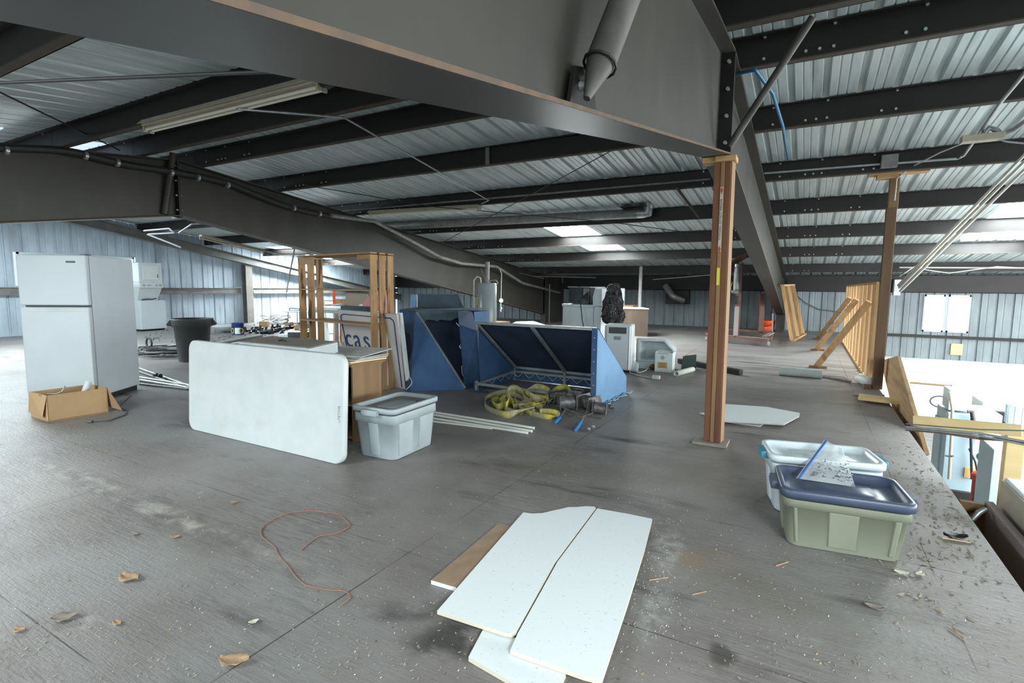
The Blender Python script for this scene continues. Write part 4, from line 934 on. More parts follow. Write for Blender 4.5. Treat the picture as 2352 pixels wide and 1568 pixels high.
# ================================================================ STRAPS AND HOISTS
rn = random.Random(21)
def sp(x, y, z): return fl(x, y, z)
def strap(name, pts, m, label, w=.05, seed=0):
    w = w*1.3
    # smooth the control points, twist gently
    P = [sp(*p) for p in pts]; out = []; 
    for i in range(len(P)-1):
        p0, p1, p2, p3 = P[max(i-1,0)], P[i], P[i+1], P[min(i+2,len(P)-1)]
        for k in range(6):
            t = k/6; out.append(.5*((2*p1)+(p2-p0)*t+(2*p0-5*p1+4*p2-p3)*t*t+(3*p1-p0-3*p2+p3)*t**3))
    out.append(P[-1]); nr = []
    for i in range(len(out)):
        a = seed+i*.16; nr.append(V(.35*math.cos(a), .35*math.sin(a*.7), 1).normalized() if math.sin(a*.8) > -.3 else V(math.cos(a), .2, .6).normalized())
    for i in range(1, len(nr)):
        nr[i] = (nr[i-1]*.7+nr[i]*.3).normalized()
    return single(name, MB().ribbon(out, nr, w, .004), MT[m], label, 'strap', 'tangled yellow cargo straps')
strap('cargo_strap', [(1190,905,.05),(1150,902,.06),(1118,915,.05),(1116,935,.03),(1140,948,.03),(1170,952,.04),(1200,944,.04),(1225,938,.05)], 'strap', 'dirty yellow strap forming the outer left loop of the tangle', .06, 0)
strap('cargo_strap', [(1145,915,.03),(1130,922,.05),(1142,934,.05),(1160,925,.07),(1150,912,.08),(1168,915,.06),(1185,930,.05)], 'strap_bright', 'bright yellow strap bunched inside the left loop', .055, 2)
strap('cargo_strap', [(1170,920,.05),(1165,900,.14),(1180,890,.16),(1198,900,.12),(1205,915,.06),(1220,925,.04)], 'strap', 'yellow strap arching up at the middle left of the tangle', .055, 1)
strap('cargo_strap', [(1185,895,.12),(1205,900,.12),(1225,912,.09),(1240,920,.06),(1215,928,.05),(1180,935,.03)], 'strap', 'wide strap running diagonally across the middle of the tangle', .06, 3)
strap('cargo_strap', [(1210,900,.08),(1235,888,.13),(1262,900,.10),(1255,915,.06),(1225,922,.04)], 'strap', 'pale strap draped over the back of the tangle', .065, .5)
strap('cargo_strap', [(1262,908,.05),(1280,892,.10),(1300,888,.14),(1308,900,.12),(1300,915,.06),(1285,925,.03)], 'strap_bright', 'yellow strap looping up at the right by the hoists', .05, 2.5)
strap('cargo_strap', [(1182,915,.08),(1185,925,.06),(1195,938,.03),(1220,950,.02),(1255,958,.02),(1275,958,.02),(1280,950,.05),(1265,945,.06),(1240,945,.05)], 'strap', 'long pale strap sweeping along the front of the tangle', .05, 1.6)
strap('cargo_strap', [(1160,940,.03),(1185,948,.02),(1215,940,.04),(1230,930,.05),(1245,935,.04)], 'strap', 'short strap fold lying at the bottom front of the tangle', .055, 4)
strap('cargo_strap', [(1205,922,.05),(1225,930,.06),(1245,925,.06),(1258,918,.07),(1240,912,.07),(1222,914,.06)], 'strap_bright', 'yellow strap fold in the centre of the tangle', .05, 5)
strap('cargo_strap', [(1150,930,.02),(1175,922,.04),(1200,930,.03),(1225,920,.04),(1250,930,.03)], 'strap', 'strap lying flat under the middle of the tangle', .06, 2.2)
strap('cargo_strap', [(1140,905,.03),(1160,900,.06),(1185,905,.05),(1205,912,.05)], 'strap', 'strap curving along the upper left of the tangle', .055, 3.3)
strap('cargo_strap', [(1228,905,.04),(1245,900,.07),(1262,906,.08),(1270,916,.05),(1258,926,.03)], 'strap', 'strap folded over beside the first hoist', .06, 4.4)
strap('cargo_strap', [(1180,938,.02),(1200,925,.06),(1212,938,.04),(1228,948,.02)], 'strap', 'small folded strap at the lower centre of the tangle', .06, 5.2)
strap('cargo_strap', [(1150,922,.04),(1162,932,.07),(1172,920,.09),(1180,935,.05)], 'strap_bright', 'bright crumpled strap end inside the left loop', .07, .8)
def hoist(px, py, s, a, label, handle=None):
    s = s*1.45
    c = sp(px, py, 0); r = thing('chain_hoist', label, 'hoist', c, a)
    b_ = MB().tube([(-.05*s,0,.05*s),(.05*s,0,.05*s)], [.05*s,.05*s], 14)
    part('drum', b_, MT['hoist'], r)
    part('side_plate', MB().prism([(-.055*s,-.07*s,.01),(-.055*s,.09*s,.02),(-.055*s,.06*s,.11*s),(-.055*s,-.05*s,.10*s)], (-.006,0,0)), MT['hoist'], r, bevel=.002)
    part('side_plate', MB().prism([(.055*s,-.07*s,.01),(.055*s,.09*s,.02),(.055*s,.06*s,.11*s),(.055*s,-.05*s,.10*s)], (.006,0,0)), MT['hoist'], r, bevel=.002)
    hk = [V(.07*s+.03*s*math.cos(t*.6)*1.2, .10*s+.05*s*math.sin(t*.6), .02+.01*s) for t in range(8)]
    part('hook', MB().tube(hk, .009*s, 7), MT['hoist'], r)
    part('tie_rod', MB().tube([(-.06*s,.07*s,.03),(.06*s,.07*s,.03)], .008, 6), MT['galv'], r)
    if handle:
        e = sp(*handle) ; m_ = sp((px*.45+handle[0]*.55), (py*.45+handle[1]*.55), .02)
        part('lever', MB().tube([c+V(0,0,.03), m_], .008, 7), MT['galv'], r, True)
        part('grip', MB().tube([m_, m_.lerp(e,.15), m_.lerp(e,.9), e], [.011,.018,.018,.012], 10), MT['blue_grip'], r, True, label='blue plastic grip')
    return r
hoist(1302, 940, 1.15, .6, 'greasy ratchet hoist beside the yellow straps with blue grip pointing left', (1276,970,.015))
hoist(1352, 940, 1.1, -.5, 'ratchet hoist at the right of the heap with blue grip towards the camera', (1322,988,.012))
hoist(1325, 922, 1.0, 1.8, 'ratchet hoist behind the two with blue grips')
hoist(1378, 950, .9, .2, 'small hoist block at the far right end of the heap')
hoist(1280, 925, .95, 2.6, 'dark hoist block half covered by the straps')
for k, (pts, t) in enumerate(((((1255,925),(1290,935),(1330,950),(1385,962)), 'wire cable lying across the front of the hoists'), (((1290,915),(1330,905),(1365,918),(1390,940)), 'wire cable arching behind the hoists'), (((1300,950),(1335,957),(1370,940),(1345,925),(1310,930)), 'wire cable coiled among the hoists'))):
    P = [sp(x, y, .02+.05*(i % 2)) for i, (x, y) in enumerate(pts)]; out = []
    for i in range(len(P)-1):
        p0, p1, p2, p3 = P[max(i-1,0)], P[i], P[i+1], P[min(i+2,len(P)-1)]
        for j in range(5):
            q = j/5; out.append(.5*((2*p1)+(p2-p0)*q+(2*p0-5*p1+4*p2-p3)*q*q+(3*p1-p0-3*p2+p3)*q**3))
    single('wire_cable', MB().tube(out+[P[-1]], .006, 6), MT['hoist'], t, 'cable')
for (x, y, t) in ((1352,985,'larger pale scrap of crushed fitting near the blue grip'),(1362,980,'smaller pale scrap of crushed fitting near the blue grip')):
    single('metal_scrap', MB().ball(sp(x,y,.02), .022, seg=7, sc=(1,.7,1)), MT['galv_dull'], t, 'scrap')
# ================================================================ WATER HEATER
wc = fl(1120, 762); wc = dep(1119, 742, 10.6); wc.z = 0
ztop = topz(wc, 650); zbot = topz(wc, 738); R_ = .188
r = thing('water_heater', 'grey cylindrical water heater standing behind the awnings', 'water heater', V(wc.x, wc.y, 0))
part('tank', MB().lathe([(R_,zbot),(R_,ztop-.015),(R_-.015,ztop),(.02,ztop+.004)], seg=36), MT['heater'], r)
part('stand', MB().box(-.30,-.30,zbot-.045,.36,.3,zbot), MT['wood_x'], r)
for sx in (-.24, .24):
    for sy in (-.24, .24): part('stand_leg', MB().box(sx-.03,sy-.03,0,sx+.03,sy+.03,zbot-.045), MT['wood'], r)
part('flue_pipe', MB().tube([(0,0,ztop),(0,0,ztop+.06),(0,0,ztop+.42)], .045, 14), MT['galv_dull'], r)
part('energy_label', MB().prism([(-.175,-.085,ztop-.45),(-.135,-.14,ztop-.45),(-.135,-.14,ztop-.25),(-.175,-.085,ztop-.25)], (-.008,-.008,0)), MT['yellow_label'], r)
part('drain_hose', MB().tube([(-.12,-.05,ztop),(-.13,-.05,ztop+.10),(-.20,-.07,ztop+.13),(-.27,-.08,ztop+.05),(-.27,-.08,ztop-.3),(-.24,-.1,ztop-.7),(-.29,-.12,zbot-.02)], .013, 8), MT['cable_w'], r)
part('copper_pipe', MB().tube([(.05,0,ztop),(.05,0,ztop+.05),(.20,-.02,ztop+.06),(.27,-.03,ztop+.01),(.22,-.03,ztop-.04)], .010, 8), MT['cream'], r)
part('copper_pipe', MB().tube([(-.05,0,ztop),(-.05,0,ztop+.07),(-.16,0,ztop+.30),(-.04,0,ztop+.32)], .007, 8), MT['brass'], r)
# ================================================================ WHITE WASHER with microwave and bag
w0 = dep(1290, 745, 10.9); w0.z = 0; w1 = dep(1362, 745, 10.2); w1.z = 0
zt = topz(w0, 697)
u = (w1-w0).normalized(); v_ = V(-u.y, u.x, 0); Lw = (w1-w0).length
r = thing('washing_machine', 'white top-loading washing machine seen from its side behind the front awning', 'washer', w0, math.atan2(u.y, u.x))
part('cabinet', MB().box(.02,0,.03,Lw,.68,zt-.05), MT['white_old'], r, bevel=.01)
part('lid_deck', MB().box(0,-.01,zt-.05,Lw+.01,.69,zt), MT['white_old'], r, bevel=.012)
hc = topz(w1, 661)
part('control_console', MB().prism([(Lw-.02,.0,zt-.02),(Lw+.20,.0,zt-.02),(Lw+.20,.0,hc),(Lw+.03,.0,hc),(Lw-.03,.0,zt+.15)], (0,.68,0)), MT['white_old'], r, bevel=.012)
part('rear_panel', MB().box(Lw+.002,.01,.03,Lw+.19,.67,zt-.03), MT['white_old'], r, bevel=.01)
part('foot', MB().box(.06,.05,0,.12,.11,.03), MT['black'], r); part('foot', MB().box(Lw-.1,.05,0,Lw-.04,.11,.03), MT['black'], r)
m0 = w0+u*.05+V(0,0,zt); mh = topz(w0, 658)-zt
r = thing('microwave_oven', 'black glass-fronted microwave oven sitting on the washing machine', 'microwave', m0+v_*.12, math.atan2(u.y, u.x))
part('case', MB().box(0,.02,.015,.60,.42,mh-.01), MT['black'], r, bevel=.008)
part('door_glass', MB().box(.02,.0,.02,.41,.02,mh-.02), MT['dark_glass'], r, bevel=.004)
part('top_trim', MB().box(-.01,-.01,mh-.01,.62,.44,mh), MT['white_old'], r)
part('control_panel', MB().box(.43,.0,.03,.585,.02,mh-.03), MT['galv_dull'], r, bevel=.004)
for sx in (.04,.55): part('foot', MB().box(sx,.1,0,sx+.02,.3,.015), MT['black'], r)
# black bag over the console
k0 = dep(1404, 700, 10.05)
def bagmesh(cx, cy, d, wx, hy_, seed):
    rn = random.Random(seed); c = dep(cx, cy, d); rings = []; n = 22
    for j in range(15):
        t = j/14; z = (.5-t)*hy_; wr = wx*(.45+.75*math.sin(PI*min(1,t*.9+.08))**.8*(.55+.5*t)) if t < .93 else wx*.35
        rings.append([c+rt*math.cos(2*PI*k/n)*wr*(1+.16*math.sin(5*2*PI*k/n+j*.5)+.08*rn.uniform(-1,1))+V(0,0,z+.02*rn.uniform(-1,1))+fw*math.sin(2*PI*k/n)*wr*.55*(1+.2*math.sin(7*2*PI*k/n+j)) for k in range(n)])
    return MB().ring(rings, False, True)
mb = bagmesh(1408, 700, 9.8, .17, .76, 2)
bag = single('bin_bag', mb, MT['bag'], 'crumpled black bin bag hanging over the back of the washer', 'bag')
part('lower_bulge', bagmesh(1400, 722, 9.7, .13, .34, 5), MT['bag'], bag, True); part('lower_bulge', bagmesh(1422, 726, 9.75, .10, .28, 8), MT['bag'], bag, True)
single('bag_remnant', MB().prism([m0+u*.38-v_*.02+V(0,0,.02), m0+u*.72-v_*.02+V(0,0,.02), m0+u*.72-v_*.02+V(0,0,.26), m0+u*.60-v_*.02+V(0,0,.18)], v_*-.02), MT['bag'], 'torn piece of black plastic on the washer lid beside the microwave', 'plastic')
single('appliance_cord', MB().tube([m0+u*.47+V(0,0,mh)-v_*.03, m0+u*.52-v_*.05+V(0,0,.1), m0+u*.62-v_*.08+V(0,0,-.3), m0+u*.80-v_*.12+V(0,0,-.75)], .010, 6), MT['black'], 'black cord hanging from the microwave down the washer side', 'cord')
# ================================================================ PORTABLE AIR CONDITIONER
c0 = fl(1386, 852); c1 = fl(1449, 856); u = (c1-c0).normalized(); W_ = (c1-c0).length
hA_ = topz(c0, 744)
r = thing('portable_air_conditioner', 'white portable air conditioner with a dark louvre slot and white hose', 'air conditioner', c0, math.atan2(u.y, u.x))
part('body', MB().box(0,0,.03,W_,.36,hA_), MT['plastic_white'], r, bevel=.03)
part('front_panel', MB().box(.04,-.014,.06,W_-.06,0.0,hA_-.03), MT['white_metal'], r, bevel=.012)
part('louvre', MB().box(.075,-.02,hA_-.15,W_-.09,-.012,hA_-.045), MT['grey_plastic'], r, bevel=.005)
part('edge_trim', MB().box(W_-.052,-.018,.05,W_-.03,0.01,hA_-.02), MT['machine_white'], r, bevel=.008)
bo = part('badge_plate', MB().box(W_*.5-.065,-.018,hA_-.255,W_*.5+.055,-.0135,hA_-.195), MT['galv'], r, bevel=.002)
for i, tx in enumerate(('BLACK+', 'DECKER')):
    lettering('lettering', tx, .026, MT['gasket'], bo, frame_mtx((W_*.5-.005,-.0185,hA_-.212-.026*i), (1,0,0), (0,0,1)), .0004)
for sx in (.06, W_-.06): part('caster', MB().tube([(sx-.015,.06,.02),(sx+.015,.06,.02)], .02, 12), MT['black'], r)
ha = fl(1420, 838, .10); hb_ = fl(1447, 842, .085)
hp = [ha.lerp(hb_, t/28) for t in range(-16, 29)]
part('exhaust_hose', MB().tube(hp, [.062+.010*(k % 2) for k in range(len(hp))], 16), MT['plastic_white'], r, True)
part('hose_collar', MB().tube([hb_, hb_+(hb_-ha).normalized()*.13], [.078,.082], 18), MT['white_metal'], r, True)
r = single('power_cord', MB().tube([fl(x,y,z) for x,y,z in ((1465,842,.05),(1485,834,.05),(1490,828,.08),(1492,838,.05),(1484,850,.02),(1470,856,.012),(1447,850,.012),(1446,856,.012),(1462,862,.012),(1485,866,.012),(1500,868,.012))], .011, 7), MT['cable_w'], 'white power cord coiled on the floor below the old sink', 'cord')
part('plug_box', MB().box(*[c_+o_ for c_, o_ in zip(fl(1508,870), (-.07,-.04,0))], *[c_+o_ for c_, o_ in zip(fl(1508,870), (.05,.04,.055))]), MT['plastic_white'], r, True, .008)
# ================================================================ SINK on its side
c0 = fl(1456, 850)+V(-.03,.25,0); c1 = c0+V(.62,.05,0); u = (c1-c0).normalized()
hs = topz(c1, 782)
r = thing('utility_sink', 'grimy white utility sink lying on its side with a drain hole facing out', 'sink', c0, math.atan2(u.y, u.x))
ol = [(0,.12),(.62,.12),(.62,hs-.16),(.47,hs),(0,hs)]
def inset(ol, f): 
    cx = sum(p[0] for p in ol)/len(ol); cz = sum(p[1] for p in ol)/len(ol); return [(cx+(x-cx)*f, cz+(z_-cz)*f) for x, z_ in ol]
mb = MB().ring([[V(x, y_, z_) for x, z_ in inset(ol, f)] for f, y_ in ((1.0,.34),(1.04,.02),(1.04,0),(.86,0),(.80,.06),(.74,.24),(.70,.27))], False, True)
part('basin', mb, MT['white_old'], r)
part('drain', MB().lathe([(.045,0),(.045,.01),(.02,.01),(.02,.0)], seg=18), MT['black'], r).rotation_euler = (PI/2,0,0)
bpy.data.objects[r.children[-1].name].location = (.36,.265,.17)
part('lower_rim', MB().box(0,-.01,0,.60,.30,.12), MT['white_old'], r, bevel=.01)
part('hose_bundle', MB().ball((.33,-.05,.05), .07, sc=(1.4,.6,.8)), MT['dark_wood'], r)
# ================================================================ WHITE BOX with print
b0, b1 = fl(1503, 853), fl(1543, 857); u = (b1-b0).normalized(); Wb = (b1-b0).length; hb2 = topz(b0, 808)
b2x = fl(1559, 842)+V(0,.05,0); db = .34; v_ = (b2x-b1).normalized()
r = thing('printed_box', 'small white carton with an orange label and printed diamonds beside the sink', 'box', b0)
for a, b, n in ((b0,b1,v_),(b1,b1+v_*db,-u),(b1+v_*db,b0+v_*db,-v_),(b0+v_*db,b0,u)):
    part('side_panel', panel(a, b, 0, hb2, n), MT['machine_white'], r, True)
part('bottom', MB().prism([b0,b1,b1+v_*db,b0+v_*db], (0,0,.006)), MT['card_in'], r, True)
part('flap', MB().prism([b0+V(0,0,hb2), b0+v_*db+V(0,0,hb2), b0+v_*db+u*.10+V(0,0,hb2-.07), b0+u*.10+V(0,0,hb2-.07)], (0,0,-.004)), MT['machine_white'], r, True)
MT['label_tan'] = mat('label_tan', (.55,.36,.14), .7)
def onb(s, z, o=.003): return b0+u*(s*Wb)-v_*o+V(0,0,z)
lo = part('orange_label', MB().prism([onb(.18,.07),onb(.72,.07),onb(.72,.17),onb(.18,.17)], -v_*.001), MT['label_tan'], r, True)
I_ = ROOTM[r.name].inverted()
for i, tx in enumerate(('NOTICE', 'FRAGILE', 'KEEP DRY')):
    lettering('lettering', tx, .026, MT['dark_wood'], lo, I_ @ frame_mtx(onb(.45,.152-.030*i,.005), u, (0,0,1)), .0003)
for dz in (0,):
    c_ = onb(.45, hb2-.085, .004)
    dm = MB()
    for s1 in ((1,1),(-1,1),(-1,-1),(1,-1)): dm.bar(c_+u*s1[0]*.032, c_+V(0,0,s1[1]*.032), .004, .010, v_)
    part('printed_diamond', dm, MT['gasket'], r, True); part('printed_diamond', MB().prism([c_-u*.010, c_-V(0,0,.010), c_+u*.010, c_+V(0,0,.010)], -v_*.001), MT['gasket'], r, True)
lettering('printed_line', 'HANDLE WITH CARE', .020, MT['gasket'], r, I_ @ frame_mtx(onb(.45, hb2-.018, .004), u, (0,0,1)), .0003)
# green board, pvc roller, black beam
g0, g1 = fl(1563, 852), fl(1592, 848)
hg = topz(g0, 818)
single('green_panel', MB().hexa([g0,g1,g1+V(.03,.10,0),g0+V(.03,.10,0),g0+V(.02,.05,hg),g1+V(.02,.05,hg),g1+V(.03,.10,hg),g0+V(.03,.10,hg)]), MT['pale_green'], 'small dark green panel standing beside the white carton', 'panel', bevel=.006)
a, b = fl(1553, 858, .045), fl(1591, 848, .045)
mb = MB().ring([[p+o1_*rr_ for o1_ in [ (V(0,0,1)*math.cos(2*PI*k/18)+V(-(b-a).y,(b-a).x,0).normalized()*math.sin(2*PI*k/18)) for k in range(18)]] for p, rr_ in ((b,.045),(a,.045),(a,.034),(a+(b-a).normalized()*.1,.034))], False, True)
single('plastic_pipe', mb, MT['pvc'], 'short wide white plastic pipe lying in front of the carton', 'pipe')
a, b = fl(1702, 855, .05), fl(1560, 828, .05)
single('steel_channel', MB().bar(a, b, .09, .085), MT['black'], 'long black steel channel lying behind the wooden post', 'channel', bevel=.006)
single('stick', MB().tube([g0+V(.05,.03,hg+.005), g1+V(.02,.12,hg+.08)], .006, 6), MT['pallet'], 'thin reddish stick leaning on the green panel', 'stick')
# ================================================================ PLYWOOD CRATES
c0 = fl(1487, 773); c1 = fl(1425, 777); hcx = topz(c0, 708)
u = V(-1,-.05,0).normalized(); v_ = V(-.45,.9,0).normalized()
def crate(label, p, wx, wy, z0, z1):
    r = thing('plywood_crate', label, 'crate', p)
    q = [p, p+u*wx, p+u*wx+v_*wy, p+v_*wy]
    part('walls', MB().hexa([h_(a,z0) for a in q]+[h_(a,z1-.03) for a in q]), MT['ply_old'], r, True)
    q2 = [q[0]-u*.02-v_*.02, q[1]+u*.02-v_*.02, q[2]+u*.02+v_*.02, q[3]-u*.02+v_*.02]
    part('lid', MB().hexa([h_(a,z1-.03) for a in q2]+[h_(a,z1) for a in q2]), MT['sheet_grey'], r, True)
crate('brown plywood crate with a pale dusty top to the right of the bin bag', V(c0.x,c0.y,0), .95, .9, 0, hcx)
c2 = dep(1462, 702, 17.6)
r = thing('plywood_table', 'low wooden table top with reddish edge behind the plywood crate', 'table', V(c2.x, c2.y, 0))
part('table_top', MB().box(-.75,-.4,c2.z-.06,0,.4,c2.z+.02), MT['wood_x'], r)
for sx in (-.7,-.06):
    for sy in (-.34,.34): part('leg', MB().box(sx-.03,sy-.03,0,sx+.03,sy+.03,c2.z-.06), MT['wood'], r)
# pole
pc = dep(1469, 712, 17.0); single('steel_pole', MB().tube([V(pc.x,pc.y,0), V(pc.x,pc.y,pz(pc.y)+.05)], .055, 14), MT['sheet_grey'], 'slim pale pole rising behind the plywood crate', 'pole')
pc = dep(1261, 740, 18.2); single('steel_pole', MB().tube([V(pc.x,pc.y,0), V(pc.x,pc.y,1.5)], .03, 10), MT['black'], 'thin black pole by the dark end of the back frame', 'pole')
# ================================================================ STUD WALL, leaning panel, gantry
y0, y1, xs, hs = 9.35, 16.4, .86, 1.52
r = thing('stud_wall', 'long open timber stud wall standing along the deck edge with raking braces', 'partition', (xs, y0, 0))
part('bottom_plate', MB().box(0,0,0,.09,y1-y0,.038), MT['wood_y'], r); part('top_plate', MB().box(0,0,hs-.038,.09,y1-y0,hs), MT['wood_y'], r)
n = 20
for k in range(n):
    y = k*(y1-y0-.038)/(n-1)
    part('stud', MB().box(0,y,.038,.09-.006*(k%2),y+.038,hs-.038), MT[('wood','wood_b','wood_c','wood_b')[k*7%4]], r, bevel=.002)
for (bx, by, ty) in ((.205,10.79,9.9),(.24,13.9,12.3),(.30,17.0,14.3)):
    a = V(bx, by, .03); b = V(xs-.02, ty, 1.22)
    part('brace', MB().bar(a, b, .10, .04, (0,1,0)), MT['wood'], r, True)
    part('brace_block', MB().box(bx-.12,by-.03,0,bx+.16,by+.06,.04), MT['dark_wood'], r, True)
r = thing('stud_panel', 'leaning timber stud panel propped against the end of the grey frame', 'partition', fl(1830, 775))
A0, A1 = fl(1818, 783), fl(1845, 768)
T0 = dep(1797, 655, (A0-EYE).dot(fw)+.10); T1 = dep(1822, 654, (A1-EYE).dot(fw)+.05)
for k in range(5):
    s = k/4; a = A0.lerp(A1, s); b = T0.lerp(T1, s)
    part('stud', MB().bar(a+V(0,0,.03), b, .045, .085, (1,0,0)), MT[('wood','wood_b','wood_c','wood_b','wood')[k]], r, True, .003)
part('bottom_plate', MB().bar(A0+V(.03,-.02,.025), A1+V(.03,.0,.025), .11, .045), MT['wood_y'], r, True)
part('top_plate', MB().bar(T0, T1, .11, .045), MT['wood_y'], r, True)
# gantry on castors
C1, C2, C3 = fl(1765, 797), fl(1622, 783), fl(1775, 768)
u = (C2-C1); v_ = (C3-C1)*.62; C4 = C2+v_; C3 = C1+v_
r = thing('gantry_frame', 'red-brown steel gantry frame on castors with a chain hoist', 'gantry', C1)
zb_ = .17
def rb(nm, a, b, m='red_steel', w=.10, h=.075): return part(nm, MB().bar(a, b, w, h), MT[m], r, True, .004)
up = V(0,0,zb_)
rb('base_rail', C1+up, C2+up); rb('base_rail', C3+up, C4+up); rb('base_rail', C1+up, C3+up); rb('base_rail', C2+up, C4+up)
part('rail_dust', MB().bar(C1+up+V(0,0,.04), C2+up+V(0,0,.04), .10, .004), MT['dusty_steel'], r, True)
for c_ in (C1, C2, C3, C4):
    k = part('caster', MB().tube([c_+V(-.02,0,.05), c_+V(.02,0,.05)], .05, 14), MT['galv'], r, True)
    part('fork', MB().box(c_.x-.03,c_.y-.03,.06,c_.x+.03,c_.y+.03,.135), MT['galv'], k, True)
def gpt(px, py, frac): return dep(px, py, ((C1.lerp(C2, frac)+v_*.35)-EYE).dot(fw))
m0_ = C1.lerp(C2, .50)+up; m1_ = dep(1700, 606, (m0_-EYE).dot(fw)+.2)
rb('mast', m0_, m1_, 'red_steel', .13, .13); part('mast_face', MB().bar(m0_+V(-.01,-.07,.05), m0_.lerp(m1_,.42)+V(-.01,-.07,0), .11, .004, V(0,1,0)), MT['dusty_steel'], r, True)
rb('jib', dep(1664,617,(m0_-EYE).dot(fw)-.2), dep(1718,582,(m0_-EYE).dot(fw)+.6), 'red_steel', .10, .13)
n0_ = C3+up+V(-.3,.1,0); n1_ = dep(1740, 672, (n0_-EYE).dot(fw)); n1_.x = n0_.x-.02; n1_.z = 1.27
rb('side_post', n0_, n1_, 'red_steel', .14, .14)
rb('side_rod', C3+up+V(.02,-.1,0), C3+V(.0,-.1,.72), 'dusty_steel', .04, .04)
rb('brace_plate', C1+up+v_*.3+V(-.12,0,.02), C1+up+v_*.3+V(.02,.4,.10), 'dusty_steel', .14, .02)
hp_ = dep(1694, 606, (m0_-EYE).dot(fw)-.25)
part('hoist_body', MB().tube([hp_, hp_-V(0,0,.10), hp_-V(0,0,.70), hp_-V(0,0,.74)], [.06,.075,.075,.04], 14), MT['galv'], r, True)
part('hoist_collar', MB().tube([hp_-V(0,0,.66), hp_-V(0,0,.72)], .12, 14), MT['hoist'], r, True)
part('hook_block', MB().box(hp_.x-.06,hp_.y-.05,hp_.z-1.0,hp_.x+.06,hp_.y+.05,hp_.z-.80), MT['black'], r, True, .01)
part('chain', MB().tube([hp_-V(.10,0,.45), hp_-V(.13,0,.6), hp_-V(.1,0,.72)], .012, 6), MT['brass'], r, True)
# orange bucket
bc = fl(1761, 757); bc.y = min(bc.y, 19.4); bc = dep(1760, 756, 17.4); bc.z = 0; hb3 = topz(bc, 735)
r = thing('bucket', 'bright orange plastic bucket by the foot of the gantry', 'bucket', bc)
part('pail', MB().lathe([(.20,.0),(.245,hb3*.80),(.255,hb3*.82),(.255,hb3*.86),(.25,hb3),(.235,hb3),(.20,.05)], seg=30), MT['orange'], r)
part('handle', MB().tube([(-.25,-.05,hb3*.85),(-.15,-.22,hb3*.6),(0,-.27,hb3*.52),(.15,-.22,hb3*.62),(.25,-.05,hb3*.85)], .008, 6), MT['black'], r)
lettering('printed_mark', 'LET\'S DO THIS', .06, MT['machine_white'], r, frame_mtx((0,-.228,hb3*.35), (1,0,0), (0,0,1)), .002)
# things on the floor to the right
a, b = fl(1790, 851, .075), fl(1889, 859, .075)
single('foam_roll', MB().tube([a, b], .072, 20), MT['foam'], 'long pale foam roll lying on the floor in front of the braces', 'roll')
single('metal_rod', MB().tube([fl(1888,864,.02), fl(1954,876,.02)], .018, 8), MT['galv_dull'], 'thin grey rod lying at the end of the foam roll', 'rod')
single('wire', MB().tube([fl(1890,862,.01), fl(1940,866,.01), fl(1948,874,.01)], .005, 5), MT['brass'], 'thin bent wire beside the grey rod', 'wire')
a, b = fl(1975, 868, .075), fl(1998, 878, .075)
single('foam_roll', MB().tube([a, b, b+(b-a).normalized()*.02], [.072,.072,.04], 20), MT['pvc'], 'short white rounded roll at the foot of the stud wall', 'roll')
def plank(label, pts, z0, t, m): return single('plank', MB().prism([fl(x, y, z0+t) for x, y in pts], (0,0,-t)), MT[m], label, 'plank', bevel=.003)
plank('short dusty plank lying across the deck edge', [(1971,911),(1974,903),(2087,918),(2084,924)], .03, .04, 'yellow_wood')
plank('flat reddish offcut under the short plank by the post', [(1960,905),(1965,899),(2032,906),(2028,912)], .0, .022, 'dusty_steel')
# stringer board
XS = 1.03
q = [on(2022,828,0,XS), on(2060,817,0,XS), on(2124,1043,0,XS), on(2072,1010,0,XS)]
q[3] = on(2078, 1055, 0, XS)
single('stringer_board', MB().prism(q, (.04,0,0)), MT['wood_y'], 'wide knotty timber board leaning off the deck edge beside the tall post', 'board', bevel=.004)
# rim timbers near the camera
mb = MB().prism([fl(2203,1143,-.01), fl(2237,1141,-.01), fl(2360,1300,-.01), fl(2420,1440,-.01), fl(2378,1470,-.01)], (0,0,-.02))
XI = 1.03
a = fl(2236,1141); yA = a.y; xA = max(a.x, 1.17)
r = thing('edge_trough', 'dark timber edge trough running along the deck edge at lower right', 'timber', (1.1, 2.6, -.2))
part('outer_timber', MB().box(xA-.045, .8, -.26, xA, yA, -.012), MT['dusty_steel'], r, True, .003)
part('inner_face', MB().box(XE+.004, .8, -.30, XE+.03, yA, -.045), MT['dark_wood'], r, True)
part('end_block', MB().box(XE+.03, yA-.04, -.26, xA-.045, yA, -.03), MT['dark_wood'], r, True)
part('bottom_board', MB().box(XE+.03, .8, -.28, xA-.045, yA, -.26), MT['dark_wood'], r, True)
c_ = fl(2237, 1180, -.06)
single('pipe_fitting', MB().tube([V(1.03,c_.y,-.10), V(1.06,c_.y+.01,-.05), V(1.10,c_.y+.03,-.02)], [.014,.018,.014], 10), MT['galv'], 'small shiny threaded fitting poking out of the edge trough', 'fitting')
